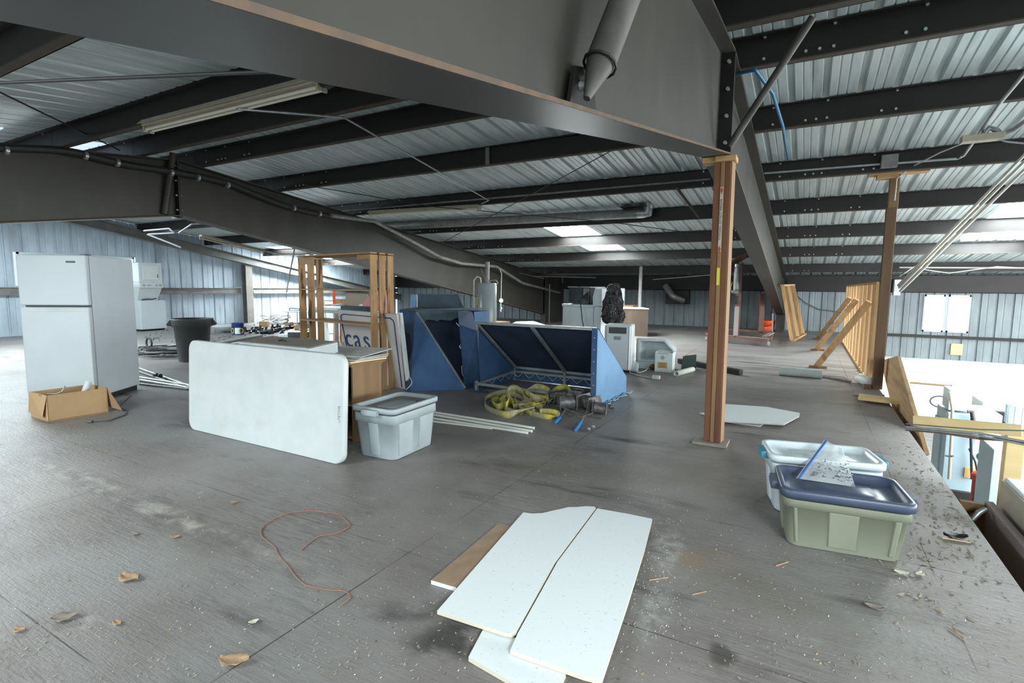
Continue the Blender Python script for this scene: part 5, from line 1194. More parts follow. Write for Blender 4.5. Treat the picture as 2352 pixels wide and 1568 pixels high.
# ================================================================ LOWER HALL
YR = 5.3
r0 = on(2098, 965, 1, YR+.25); r1 = on(2340, 988, 1, YR)
r = thing('guard_rail', 'fresh yellow timber guard rail beyond the deck edge', 'railing', V(r1.x, r1.y, -2.75))
part('rail', MB().bar(r0, r1+V(.02,0,0), .04, .085, (0,0,1)), MT['yellow_wood'], r, True, .004)
p0 = on(2334, 985, 1, YR+.05)
part('rail_post', MB().box(p0.x-.05,p0.y-.02,-2.75,p0.x+.055,p0.y+.07,p0.z), MT['yellow_wood'], r, True, .004)
for k, (ya, yb, yc, rr_, m, t) in enumerate(((982,997,1011,.009,'galv_dull','upper grey conduit spanning behind the guard rail'),(986,1003,1018,.008,'galv_dull','second grey conduit just below the upper one'),(988,1009,1010,.010,'red_steel','reddish hose running below the grey conduits'),(975,988,985,.005,'cable','thin black wire drooping above the grey conduits'))):
    YC = 4.95+.03*k
    P = [on(2080,ya-2,1,YC), on(2155,ya+4,1,YC), on(2250,yb-2,1,YC), on(2360,yc+4,1,YC)]
    single('conduit', MB().tube([P[0].lerp(P[1],0), P[1], P[2], P[3]], rr_, 8), MT[m], t, 'conduit')
single('conduit', MB().tube([on(2250,1005,1,5.0), on(2300,1008,1,5.0), on(2360,1020,1,5.0)], .010, 8), MT['black'], 'thick black hose joining the conduits at the right edge', 'hose')
def lbox(y, x0, y0_, x1, y1_, d, nm, m, label, cat, part_of=None, z0=None):
    a = on(x0, y0_, 1, y); b = on(x1, y1_, 1, y)
    zlo = b.z if z0 is None else z0
    mb = MB().box(a.x, y, zlo, b.x, y+d, a.z)
    if part_of: return part(nm, mb, MT[m], part_of, True, .01)
    return single(nm, mb, MT[m], label, cat, bevel=.01)
ZL = -2.75
a = on(2160, 945, 1, 12.0)
r = thing('blue_machine_cabinet', 'tall light blue machine cabinet standing in the hall below', 'machine', V(a.x, 12, ZL))
lbox(12.0,2178,948,2232,1100,.9,'body','machine_blue','','',r,ZL)
lbox(12.35,2162,965,2182,1100,.55,'side_column','machine_blue','','',r,ZL)
lbox(12.3,2234,948,2288,1100,.9,'body','machine_blue','','',r,ZL)
a = on(2255, 1048, 1, 12.3); part('port_hole', MB().tube([a+V(0,-.02,0), a+V(0,.0,0)], .075, 16), MT['black'], r, True)
a = on(2238, 1083, 1, 12.0); part('name_plate', MB().box(a.x-.14,11.97,a.z-.12,a.x+.18,12.3,a.z+.06), MT['label_tan'], r, True)
part('dark_base', MB().box(on(2180,1100,1,11.9).x,11.9,ZL,on(2235,1100,1,11.9).x,12.0,ZL+.55), MT['black'], r, True)
lbox(12.1,2182,895,2230,946,.5,'switch_box','machine_grey','grey electrical box mounted above the blue machine cabinet','electrical box')
for o in ():
    pass
yb_ = 10.6
a = on(2262, 1028, 1, yb_); b = on(2312, 1028, 1, yb_); c = on(2282, 1040, 1, yb_-.5)
r = thing('blue_machine_cabinet', 'teal blue floor cabinet with a slanted front next to the tall cabinet', 'machine', V(c.x, c.y, ZL))
zc_ = -.9
pts = [V(a.x,a.y+.3,0), V(c.x,c.y,0), V(b.x+.1,c.y+.05,0), V(b.x+.1,a.y+.5,0)]
zt_ = on(2282,1032,1,c.y).z
part('body', MB().hexa([V(p.x,p.y,ZL+.25) for p in pts]+[V(p.x,p.y,zt_) for p in pts]), MT['machine_blue'], r, True, .01)
part('plinth', MB().hexa([V(p.x,p.y+.04,ZL) for p in pts]+[V(p.x,p.y+.04,ZL+.25) for p in pts]), MT['galv_dull'], r, True)
r = lbox(13.6,2258,923,2318,960,.8,'white_machine_unit','machine_white','white machine unit with a black louvred vent behind the guard rail','machine',None,ZL)
a = on(2290, 940, 1, 13.55)
for k in range(6):
    q_ = on(2291, 945+k*6, 1, 13.55); part('louvre', MB().box(q_.x-.02,13.5,q_.z-.035,q_.x+.30,13.6,q_.z+.01), MT['black'], r, True)
r = thing('electric_motor', 'pale finned electric motor at the right edge above the rail', 'motor', V(on(2340,975,1,12.6).x, 12.6, ZL))
mc = on(2346, 975, 1, 12.6)
part('housing', MB().lathe([(.20,mc.z-.1),(.22,mc.z+.05),(.22,mc.z+.35),(.25,mc.z+.36),(.25,mc.z+.55),(.20,mc.z+.62)], c=(mc.x,mc.y,0), seg=28), MT['machine_white'], r, True)
for k in range(14):
    t = 2*PI*k/14; part('fin', MB().box(mc.x+.225*math.cos(t)-.012, mc.y+.225*math.sin(t)-.012, mc.z+.03, mc.x+.225*math.cos(t)+.012, mc.y+.225*math.sin(t)+.012, mc.z+.34), MT['galv'], r, True)
part('pedestal', MB().box(mc.x-.25,mc.y-.25,ZL,mc.x+.25,mc.y+.25,mc.z-.1), MT['machine_white'], r, True)
a = on(2250, 1110, 1, 11.2)
r = thing('red_machine', 'small red machine with hoses between the blue cabinets', 'machine', V(a.x, 11.2, ZL))
part('body', MB().tube([V(a.x,11.2,ZL), V(a.x,11.2,a.z+.1)], [.10,.10], 14), MT['red'], r, True)
part('head', MB().ball((a.x,11.2,a.z+.12), .13, sc=(1,1,.7)), MT['red'], r, True)
part('hose', MB().tube([V(a.x-.3,11.1,ZL+.1), V(a.x-.1,11.0,ZL+.4), V(a.x-.05,11.1,a.z)], .03, 8), MT['black'], r, True)
for k, (pts, rad, m, t) in enumerate((([(2222,945),(2232,945),(2238,975),(2255,1000),(2275,1020)],.035,'black','thick black hose curving down over the blue cabinet'),([(2232,960),(2230,1010),(2232,1100)],.02,'black','black cable hanging straight down the blue cabinet'),([(2182,900),(2188,940),(2186,1000),(2180,1100)],.025,'cream','pale conduit running down the left of the blue cabinet'),([(2226,1030),(2240,1060),(2246,1090),(2240,1110)],.015,'black','thin cable looping over the cabinet gap'))):
    YC = 11.85; single('hose', MB().tube([on(x,y,1,YC) for x,y in pts], rad, 8), MT[m], t, 'hose')
yw_ = YF-.08
single('wall_conduit', MB().tube([on(2090,878,1,yw_), on(2160,884,1,yw_), on(2184,886,1,yw_), on(2186,888,1,yw_)], .025, 6), MT['brass'], 'thin conduit running across the white lower wall', 'conduit')
single('junction_box', MB().box(on(2186,884,1,yw_).x,yw_-.05,on(2186,896,1,yw_).z,on(2200,884,1,yw_).x,yw_+.03,on(2186,883,1,yw_).z), MT['machine_grey'], 'small grey junction box on the white lower wall', 'electrical box', bevel=.005)
c = on(2159, 922, 1, yw_-.02)
single('cable_loop', MB().tube([c+V(.24*math.cos(t*.393), 0, .17*math.sin(t*.393)) for t in range(16)], .02, 6, closed=True), MT['cable'], 'oval loop of grey cable hanging on the white lower wall', 'cable')
# white machine panel near lower right
ym = 4.55
pA = on(2308, 1092, 1, ym+.5); 
r = thing('white_machine_housing', 'white steel machine housing rising below the deck edge at far right', 'machine', V(1.5, 4.2, ZL))
x0_ = on(2306,1095,1,4.6).x
part('housing', MB().box(x0_,3.2,ZL,x0_+1.6,4.6,on(2306,1095,1,4.6).z), MT['machine_white'], r, True, .012)
part('handle_slot', MB().box(x0_+.12,3.195,-1.0,x0_+.2,3.2,-.95), MT['black'], r, True)
part('edge_trim', MB().box(x0_-.012,3.19,ZL,x0_-.002,4.6,on(2306,1095,1,4.6).z-.02), MT['cream'], r, True)
# wall board & misc on the far wall
c = on(2196, 802, 1, YF-.03)
single('switch_board', MB().box(c.x-.13,YF-.05,c.z-.17,c.x+.15,YF-.008,c.z+.17), MT['yellow_wood'], 'small yellow plywood board fixed to the far wall under the window', 'board')
c = on(1558, 683, 1, YF-.12)
r = thing('exhaust_fan', 'dark square exhaust fan box on the far wall with a flexible duct', 'fan', V(c.x, YF-.1, c.z-.25))
part('fan_box', MB().box(c.x-.42,YF-.35,c.z-.24,c.x+.42,YF-.03,c.z+.27), MT['black'], r, True, .01)
d0, d1, d2 = on(1528,655,1,19.6), on(1545,680,1,19.5), on(1570,690,1,19.8)
dp_ = [d0.lerp(d1, t/12) for t in range(13)]+[d1.lerp(d2, t/8) for t in range(1,9)]
part('flexible_duct', MB().tube(dp_, [.11+.012*(k%2) for k in range(len(dp_))], 14), MT['galv'], r, True)
single('wall_cable', MB().tube([on(x,y,1,YF-.06) for x,y in ((1822,672),(1850,695),(1880,710),(1932,717))], .018, 6), MT['cable'], 'thin dark cable drooping across the far wall', 'cable')
# lamp boxes along the beam
# ================================================================ OVERHEAD: fixtures, conduits, ducts, cables
def fixture(a, b, label, tubes=2, wrap=False, w=.11, up=.05):
    a = Vector(a); b = Vector(b); r = thing('fluorescent_fixture', label, 'light fixture', (a+b)/2)
    d = (b-a).normalized(); s_ = d.cross(V(0,0,1)).normalized()
    part('channel', MB().bar(a, b, w, .045, (0,0,1)), MT['cream'], r, True, .004)
    part('reflector', MB().prism([a+s_*w*.9-V(0,0,.02), b+s_*w*.9-V(0,0,.02), b+s_*w*.5+V(0,0,.03), a+s_*w*.5+V(0,0,.03)], (0,0,.004)), MT['cream'], r, True)
    for k in range(tubes):
        o_ = s_*(.03 if k else -.03)-V(0,0,.055)
        part('tube', MB().tube([a+o_+d*.04, b+o_-d*.04], .014, 10), MT['tube_off'], r, True)
        for e in (a+d*.02, b-d*.02): part('lamp_holder', MB().box(*(e+o_-V(.012,.02,.025)), *(e+o_+V(.012,.02,.03))), MT['cream'], r, True, .004)
    if wrap: part('tape_wrap', MB().tube([b-d*.02, b+d*.03, b+d*.10], [.05,.07,.055], 7), MT['bag'], r, True)
    return r
zl = 3.17
def onz(x, y, z): return fl(x, y, z)
fixture(on(338,287,1,3.02), on(742,185,1,3.02), 'long cream fluorescent fixture with taped end hanging at upper left', wrap=True)
fixture(on(850,488,1,8.45), on(1103,474,1,8.45), 'cream fluorescent fixture hanging above the slatted shelf', 2)
fixture(on(460,541,0,-12.5), on(608,577,0,-12.5), 'fluorescent fixture in the far left bay over the trash can', 1)
def conduit(pts, rad, m, label, cat='conduit', name='conduit'):
    out = []
    P = [Vector(p) for p in pts]
    for i, p in enumerate(P):
        if 0 < i < len(P)-1:
            for t in (-.06, 0, .06):
                out.append(p.lerp(P[i-1], .05) if t < 0 else (p if t == 0 else p.lerp(P[i+1], .05)))
        else: out.append(p)
    return single(name, MB().tube(out, rad, 8), MT[m], label, cat)
p_ = on(545,250,1,2.95); q_ = on(790,270,1,4.1); s_ = on(1123,460,1,8.4)
conduit([p_, q_, s_, on(1105,468,1,8.45)], .011, 'galv', 'thin grey conduit crossing between the two fluorescent fixtures')
conduit([on(300,388,1,8.60), on(740,498,1,8.60), on(1632,411,1,8.60)] if False else [on(760,487,1,8.58), on(1632,411,1,8.58)], .018, 'galv_dull', 'long grey conduit clipped along a dark purlin in the middle bay')
conduit([on(1755,398,1,8.58), on(2030,376,1,8.58)], .016, 'galv', 'grey conduit clipped along the purlin right of the frame')
c = on(2042, 371, 1, 8.55); single('junction_box', MB().box(c.x-.09,8.48,c.z-.08,c.x+.09,8.58,c.z+.08), MT['galv_dull'], 'grey square junction box on the purlin above the tall post', 'electrical box', bevel=.006)
conduit([on(2052,375,1,8.58), on(2200,364,1,8.56), on(2214,357,1,8.5), on(2302,230,1,6.3), on(2352,170,1,5.5), on(2420,90,1,4.9)], .016, 'galv', 'grey conduit bending from the purlin up to the right edge')
c = on(2255, 318, 1, 7.3); r = thing('light_box', 'pale rectangular lamp box with a conduit elbow hanging from the right-hand roof', 'light fixture', c)
part('box', MB().box(-.17,-.06,-.03,.17,.06,.04), MT['cream'], r, bevel=.006)
part('elbow', MB().tube([(.0,0,.03),(.05,.0,.10),(.11,0,.07),(.16,0,.02),(.24,-.05,.05),(.40,-.25,.18)], .028, 10), MT['galv'], r)
conduit([on(2235,320,1,7.3), on(2160,350,1,8.0), on(2090,385,1,8.75), on(2060,410,1,8.9), on(2055,460,1,8.88)], .008, 'cable_w', 'pale flexible cable from the lamp box down to the tall post', 'cable', 'cable')
conduit([on(2280,316,1,7.3), on(2310,325,1,7.3), on(2360,330,1,7.3)], .009, 'galv', 'armoured cable leaving the lamp box at the right edge', 'cable', 'cable')
for k, (e0, e1, t) in enumerate((((2064,655),(2356,352),'upper of three pale conduits rising to the right edge'),((2066,660),(2358,366),'middle of three pale conduits rising to the right edge'),((2068,668),(2358,385),'lower of three pale conduits rising to the right edge'))):
    a = on(*e0, 1, 19.6); b = on(*e1, 1, 8.0); b = a+(b-a)*1.08
    single('conduit', MB().tube([a, b], [.040,.014], 8), MT['cable_w'], t, 'conduit', None)
c = on(2057, 660, 1, 19.9); single('junction_box', MB().box(c.x-.05,19.8,c.z-.24,c.x+.12,YF-.319,c.z+.24), MT['machine_white'], 'white switch box where the three conduits end on the far wall', 'electrical box', bevel=.01)
conduit([on(2066,614,1,17.7), on(2352,615,1,17.7), on(2420,615,1,17.7)], .02, 'cable_w', 'pale straight conduit along a purlin at far right')
conduit([on(2066,635,1,17.5), on(2100,612,1,17.5), on(2130,620,1,17.5), on(2180,627,1,17.5), on(2290,612,1,17.5), on(2360,616,1,17.5)], .014, 'cable_w', 'pale cable sagging along the purlin at far right', 'cable', 'cable')
conduit([on(1655,178,1,5.4), on(1735,160,1,5.15), on(1775,215,1,5.5), on(1798,290,1,6.2), on(1810,365,1,8.4)], .016, 'blue_cable', 'dark blue hose hanging down beside the grey frame', 'hose', 'hose')
# duct with elbow
zd = .0; yd = 10.35
a = on(820, 527, 1, yd); b = on(1465, 490, 1, yd)
r = thing('round_duct', 'round galvanised duct under the roof turning up through an elbow', 'duct', (a+b)/2)
rd_ = .095
part('straight_run', MB().tube([a+V(0,0,.04), b], rd_, 22), MT['galv_dull'], r, True)
e1, e2 = on(1490,480,1,yd), on(1488,455,1,yd)
part('elbow', MB().tube([b, b+(b-a).normalized()*.12, e1+V(-.02,0,-.08), e1+V(0,0,.06), e2+V(-.02,0,0), on(1462,445,1,yd)], rd_, 20), MT['galv'], r, True)
t1 = on(1460, 455, 1, yd); part('collar', MB().tube([t1-V(0,0,.02), V(t1.x,t1.y,rz(yd)-.02)], .12, 20), MT['galv_dull'], r, True)
part('roof_flashing', MB().box(t1.x-.25,yd-.2,rz(yd)-.05,t1.x+.25,yd+.2,rz(yd)-.03), MT['steel_dark'], r, True)
# lagged pipe on the dark frame
pts = [(-60,338),(100,343),(180,352),(290,378),(400,395),(520,420),(600,452),(680,480),(755,495)]
P = [on(x, y, 0, XM+.20) for x, y in pts]
P2 = []
for i in range(len(P)-1):
    p0, p1, p2, p3 = P[max(i-1,0)], P[i], P[i+1], P[min(i+2,len(P)-1)]
    for j in range(5):
        q = j/5; P2.append(.5*((2*p1)+(p2-p0)*q+(2*p0-5*p1+4*p2-p3)*q*q+(3*p1-p0-3*p2+p3)*q**3))
r = single('lagged_pipe', MB().tube(P2+[P[-1]], .052, 12), MT['insul'], 'black lagged pipe with pale clamps sagging along the dark frame', 'pipe')
for x, y in ((15,346),(197,358),(270,374),(394,397),(455,408),(523,425),(675,478),(734,491)):
    c = on(x, y, 0, XM+.24); dd = V(0,1,-.1).normalized()
    part('clamp', MB().tube([c-dd*.018, c+dd*.018], .055, 12), MT['galv'], r, True)
pts = [(760,495),(800,500),(860,508),(930,545),(1010,590),(1060,605),(1140,612),(1200,650),(1285,672)]
P = [on(x, y, 0, XM+.28) if x < 1100 else on(x, y, 0, XM+.3) for x, y in pts]
single('grey_pipe', MB().tube(P, .045, 12), MT['galv_dull'], 'grey pipe continuing along the frame down to the water heater', 'pipe')
# cables across the room
def wirep(pts, rad, m, label, n='stay_cable'): return single(n, MB().tube(pts, rad, 6), MT[m], label, 'cable')
wirep([on(-80,194,0,-3.6), on(772,158,0,-1.3)], .007, 'insul', 'thick black cable crossing the upper left roof')
wirep([on(-80,165,0,-6.0), on(0,212,0,-6.8), on(275,345,0,-8.8)], .010, 'black', 'thin black cable slanting down to the dark frame at left')
wirep([on(1448,322,1,6.6), on(1230,441,1,8.0), on(1010,560,1,9.6)], .007, 'black', 'thin black stay slanting down left from the third purlin')
wirep([on(700,425,1,6.5), on(1000,475,1,8.2), on(1400,510,1,9.8), on(1690,548,1,10.9)], .008, 'black', 'long thin stay running across under the middle purlins')
wirep([on(1010,590,0,XM+.35), on(1130,612,1,16), on(1250,640,1,17)], .012, 'cable', 'thin grey wire by the top of the water heater')
conduit([on(1200,634,1,17.6), on(1368,637,1,17.6)], .02, 'galv_dull', 'short grey conduit high behind the microwave')
conduit([on(1500,642,1,17.4), on(1672,628,1,16.4)], .008, 'cable_w', 'thin pale wire left of the wooden post near the roof', 'cable', 'cable')
_P = on(1145, 612, 0, XM+.3); _d = (_P-EYE).dot(fw)
c = dep(1151, 690, _d)
r = thing('pull_chain_hook', 'thin hanging line with a pulley and hook beside the water heater', 'hook', c)
part('line', MB().tube([_P, dep(1152,628,_d), dep(1150,715,_d)], .012, 6), MT['cable_w'], r, True)
part('pulley', MB().tube([c-fw*.02, c+fw*.02], .07, 14), MT['plastic_white'], r, True)
part('hook', MB().tube([dep(1150,704,_d), dep(1153,708,_d), dep(1149,712,_d), dep(1151,716,_d)], .016, 6), MT['cable_w'], r, True)
# hanging brace rod in far left bay
_h = on(676,573,0,-14.0)
conduit([V(_h.x,_h.y,rz(_h.y)-.005), on(676,573,0,-14.0), on(674,586,0,-14.0), on(663,640,0,-14.0), on(658,672,0,-14.0)], .022, 'galv', 'thin grey rod hanging down in the far left bay', 'rod', 'hanging_rod')
conduit([on(610,577,0,-13.5), on(640,583,0,-13.5), on(720,584,0,-13.5)], .018, 'cable_w', 'pale conduit linking the far left fixture to the right', 'conduit')
conduit([on(330,530,0,-14), on(388,525,0,-14), on(400,535,0,-14), on(338,538,0,-14), on(415,568,0,-14)], .02, 'cable_w', 'pale conduits bunched under the far left roof', 'conduit')
conduit([on(410,535,0,-13.6), on(440,515,0,-13.6), on(470,513,0,-13.6)], .02, 'galv', 'grey conduit elbow under the far left roof', 'conduit')
conduit([on(365,664,0,XL+.3), on(450,668,0,XL+.3), on(520,664,0,XL+.3), on(553,660,0,XL+.3)], .02, 'cable', 'grey cable draped along the wall girt', 'cable', 'cable')
# ================================================================ BACK LEFT
# stacked washer dryer
wa, wb = fl(326, 761), fl(384, 757); wu = (wb-wa).normalized()
r = thing('stacked_washer_dryer', 'white stacked laundry centre standing by the left wall behind the refrigerator', 'washer', wa, math.atan2(wu.y, wu.x))
zz = lambda y: topz((wa+wb)/2, y)
w_, d_ = (wb-wa).length, .72; z1, z2, z3, z4 = zz(690), zz(661), zz(650), zz(603)
part('washer_body', MB().box(0,0,.05,w_,d_,z1), MT['white_metal'], r, bevel=.015)
part('plinth', MB().box(.02,.05,0,w_-.02,d_,.05), MT['black'], r)
part('neck', MB().hexa([(.10,.30,z1),(w_-.06,.30,z1),(w_-.06,d_,z1),(.10,d_,z1),(.03,.04,z2),(w_-.06,.04,z2),(w_-.06,d_,z2),(.03,d_,z2)]), MT['plastic_white'], r)
cp = part('control_panel', MB().box(.02,.0,z2,w_-.04,d_,z3+.02), MT['white_metal'], r, bevel=.01)
for kx, rr_ in ((.10,.035),(.22,.022),(.28,.022),(.46,.025),(.58,.04)):
    part('knob', MB().tube([(kx+.03,-.02,(z2+z3)/2+.01),(kx+.03,.0,(z2+z3)/2+.01)], rr_, 14), MT['cream'], cp)
part('dryer_body', MB().box(.03,.02,z3+.02,w_-.05,d_,z4), MT['white_metal'], r, bevel=.015)
dd = part('dryer_door', MB().box(.13,.0,z3+.09,w_-.16,.02,z4-.08), MT['plastic_white'], r, bevel=.012)
part('latch', MB().box(w_-.20,-.012,z3+.16,w_-.18,.0,z3+.26), MT['brass'], dd)
part('hose', MB().tube([(.2,.25,z1+.02),(.35,.2,z1+.04),(.5,.28,z1+.03),(.62,.25,z1+.06)], .015, 7), MT['black'], r)
# trash can
tc = (fl(417,835)+fl(489,835))/2+V(-.18,.28,0)
tc = fl(446, 828); ht = topz(tc, 731)
r = thing('trash_can', 'large dark grey round plastic trash can between refrigerator and table', 'bin', tc, math.radians(58))
part('barrel', MB().lathe([(.235,.0),(.245,.02),(.295,ht-.14),(.33,ht-.14),(.345,ht-.02),(.35,ht),(.32,ht),(.30,ht-.1)], seg=40), MT['grey_plastic'], r)
for s in (-1, 1):
    part('handle', MB().hexa([(s*.32,-.09,ht-.13),(s*.37,-.07,ht-.13),(s*.37,.07,ht-.13),(s*.32,.09,ht-.13),(s*.335,-.10,ht-.01),(s*.40,-.07,ht-.10),(s*.40,.07,ht-.10),(s*.335,.10,ht-.01)]), MT['grey_plastic'], r, bevel=.006)
for i, ch in enumerate('BRUTE'):
    t = math.radians(-90+24+(i-2)*9); R0 = .353
    lettering('lettering', ch, .055, MT['black'], r, frame_mtx((R0*math.cos(t), R0*math.sin(t), ht-.075), (-math.sin(t), math.cos(t), 0), (0,0,1)), .001)
# coil of cable and hoses between fridge and can
rn = random.Random(31); mb = MB()
cc = fl(375, 815)
for k in range(15):
    rx = rn.uniform(.35,.95); ry = rn.uniform(.15,.42); ox = rn.uniform(-.15,.15); oy = rn.uniform(-.1,.1); ph = rn.uniform(0,1)
    mb.tube([cc+V(ox+rx*math.cos(t*.35+ph), oy+ry*math.sin(t*.35+ph), .012+.006*k+.01*math.sin(t)) for t in range(18)], .011, 5, closed=True)
o = single('cable_heap', mb, MT['cable'], 'heap of coiled grey cable on the floor left of the trash can', 'cable'); o['kind'] = 'stuff'
mb = MB()
for k in range(9):
    y = 797+k*2.2; mb.tube([fl(318,y,.02+.01*k), fl(350,y+rn.uniform(-3,3),.03+.01*k), fl(385,y-4,.03+.01*k), fl(412,y-3+rn.uniform(-3,2),.02+.01*k)], .014, 5)
o = single('hose_heap', mb, MT['rubber'], 'dark tangle of rubber hoses behind the cable heap', 'hose'); o['kind'] = 'stuff'
single('metal_ring', MB().tube([fl(340,788,.12)+V(.11*math.cos(t*.5), .02, .11*math.sin(t*.5)) for t in range(12)], .02, 7, closed=True), MT['rubber'], 'round dark ring standing on the floor by the washer', 'ring')
for k, (p, q, rr_, m, t) in enumerate((((318,845),(436,886),.018,'galv','upper long grey pipe on the floor left of the table'),((318,853),(436,893),.018,'galv_dull','second long grey pipe on the floor left of the table'),((318,866),(434,884),.02,'rail','flat pale channel crossing the grey pipes'),((318,872),(434,890),.02,'galv','third long grey pipe beside the pale channel'),((320,881),(432,893),.016,'galv_dull','lowest grey pipe nearest the refrigerator'))):
    single('metal_pipe', MB().tube([fl(*p, rr_), fl(*q, rr_)], rr_, 8), MT[m], t, 'pipe')
single('small_valve', MB().ball(fl(358,861,.05), .045, seg=8, sc=(1.7,.7,.8)).ball(fl(368,863,.05), .035, seg=8), MT['black'], 'small black valve lying across the grey pipes', 'valve')
single('plastic_pipe', MB().tube([fl(385,795,.03), fl(418,789,.03)], .02, 8), MT['pvc'], 'short thin white pipe by the trash can', 'pipe')
single('drain_pipe', MB().tube([fl(58,785,.06), fl(78,784,.06)], .05, 10), MT['galv_dull'], 'short grey pipe on the floor left of the refrigerator', 'pipe')
# basin, tin, box, metal box, table, cooler
c = fl(523, 762); r = single('wash_basin', MB().lathe([(.12,.02),(.30,.06),(.42,.17),(.44,.20),(.40,.20),(.28,.09),(.05,.06)], c=(c.x,c.y,0), seg=30, sx=1, sy=1), MT['plastic_white'], 'round white basin on the floor behind the trash can', 'basin')
c = fl(547, 768); ht = topz(c, 741)
r = thing('paint_tin', 'dark blue tin with yellow rings and a white label beside the basin', 'tin', c, math.radians(38))
part('can', MB().lathe([(.155,0),(.155,ht-.02),(.162,ht-.015),(.162,ht),(.145,ht),(.145,ht-.02)], seg=30), MT['tin_blue'], r)
def wrapq(t0, t1, z0, z1, m, nm, R0=.157):
    mb = MB(); n = 6
    for k in range(n):
        a_, b_ = math.radians(t0+(t1-t0)*k/n), math.radians(t0+(t1-t0)*(k+1)/n)
        mb.add([(R0*math.cos(a_),R0*math.sin(a_),z0),(R0*math.cos(b_),R0*math.sin(b_),z0),(R0*math.cos(b_),R0*math.sin(b_),z1),(R0*math.cos(a_),R0*math.sin(a_),z1)], [(0,1,2,3)])
    return part(nm, mb, MT[m], r)
wrapq(-100,-50,.03,ht*.6,'machine_white','paper_label'); 
for t0 in (-128, -42):
    t_ = math.radians(t0); cN = V(.16*math.cos(t_), .16*math.sin(t_), ht*.35); tg = V(-math.sin(t_), math.cos(t_), 0)
    part('yellow_ring', MB().tube([cN+tg*.06*math.cos(k*.524)+V(0,0,.065*math.sin(k*.524)) for k in range(12)], .009, 6, closed=True), MT['yellow_label'], r)
def cbox(px0, px1, py, ptop, d, m, label, rot=0, nm='carton', cat='box', bv=.004):
    a, b = fl(px0, py), fl(px1, py); u = (b-a).normalized(); v = V(-u.y,u.x,0); w = (b-a).length; h = topz(a, ptop)
    return single(nm, MB().hexa([a,b,b+v*d,a+v*d]+[p+V(0,0,h) for p in (a,b,b+v*d,a+v*d)]), MT[m], label, cat, bevel=bv)
cbox(595,614,751,738,.22,'cardboard','small brown carton among the scattered fittings')
cbox(661,706,776,763,.35,'grey_plastic','low dark grey metal box with round knockouts behind the chest', nm='metal_box')
cbox(705,713,741,729,.3,'aqua','aqua plastic cooler by the slatted shelf', nm='cooler', cat='cooler', bv=.03)
cbox(640,662,775,768,.3,'machine_white','small white carton left of the grey metal box')
# scattered fittings (individual)
rn = random.Random(77)
fitA = []
def fitting(kind):
    if kind == 0:
        mb = MB().tube([(-.08,0,.04),(.06,0,.04)], .038, 10).tube([(.02,0,.04),(.02,.0,.13)], .03, 8)
    elif kind == 1:
        mb = MB().tube([(-.10,0,.03),(-.02,0,.035),(.05,.04,.05),(.07,.09,.08)], .03, 8)
    else:
        mb = MB().box(-.07,-.05,0,.07,.05,.08).tube([(.07,0,.04),(.12,0,.05)], .025, 8)
    return mb
lab = ['dark pipe fittings scattered on the floor by the left wall', 'bent dark elbows scattered on the floor by the left wall', 'dark boxy valves scattered on the floor by the left wall']
proto = []
for k in range(3):
    o = single('pipe_fitting', fitting(k), MT['black'], lab[k], 'fitting', ['scattered dark tee fittings', 'scattered dark elbows', 'scattered dark valves'][k], bevel=.006); proto.append(o)
pos = [(566,762),(575,765),(583,762),(590,766),(598,762),(606,764),(614,763),(580,756),(590,755),(600,757),(612,756),(622,761),(628,754),(636,758),(645,757),(640,752),(650,761),(657,757),(668,755),(672,750),(683,752),(690,749),(697,754),(604,767),(622,766),(634,765),(560,757),(648,768)]
for i, (x, y) in enumerate(pos):
    p = fl(x, y); k = i % 3
    if i < 3: proto[k].location = p; proto[k].rotation_euler = (0,0,rn.uniform(0,6.28))
    else: o = copy_tree(proto[k], p, rn.uniform(0,6.28)); s = rn.uniform(.8,1.3); o.scale = (s,s,s)
for i, (x, y) in enumerate(((655,752),(676,757),(693,757))):
    a = fl(x, y); single('carton', MB().hexa([a, a+V(.22,.05,.05), a+V(.18,.2,.05), a+V(-.04,.16,0), a+V(-.03,0,.13), a+V(.19,.05,.18), a+V(.15,.2,.18), a+V(-.07,.16,.13)]), MT['cardboard'], ['tilted brown carton left of three among the fittings', 'tilted brown carton in the middle among the fittings', 'tilted brown carton nearest the slatted shelf'][i], 'box')
for k, (cx_, cy_, t) in enumerate(((622,742,'loose coil of wire by the foot of the left wall column'),(645,744,'second loose coil of wire nearer the white table'))):
    c = fl(cx_, cy_); mb = MB()
    for j in range(5): mb.tube([c+V(.3*math.cos(t_*.5+j)*(.7+.1*j), .3*math.sin(t_*.5+j)*(.7+.1*j), .05+.05*j+.04*math.sin(t_)) for t_ in range(12)], .014, 5, closed=True)
    single('wire_coil', mb, MT['galv'], t, 'wire')
# long strut channels
a, b = fl(500,788,.03), fl(600,770,.03)
single('strut_channel', MB().bar(a, b, .10, .05), MT['rail'], 'long slotted steel channel on the floor behind the table', 'channel', bevel=.004)
single('strut_channel', MB().bar(fl(505,794,.03), fl(640,774,.03), .09, .04), MT['machine_white'], 'pale flat channel lying beside the slotted channel', 'channel', bevel=.004)
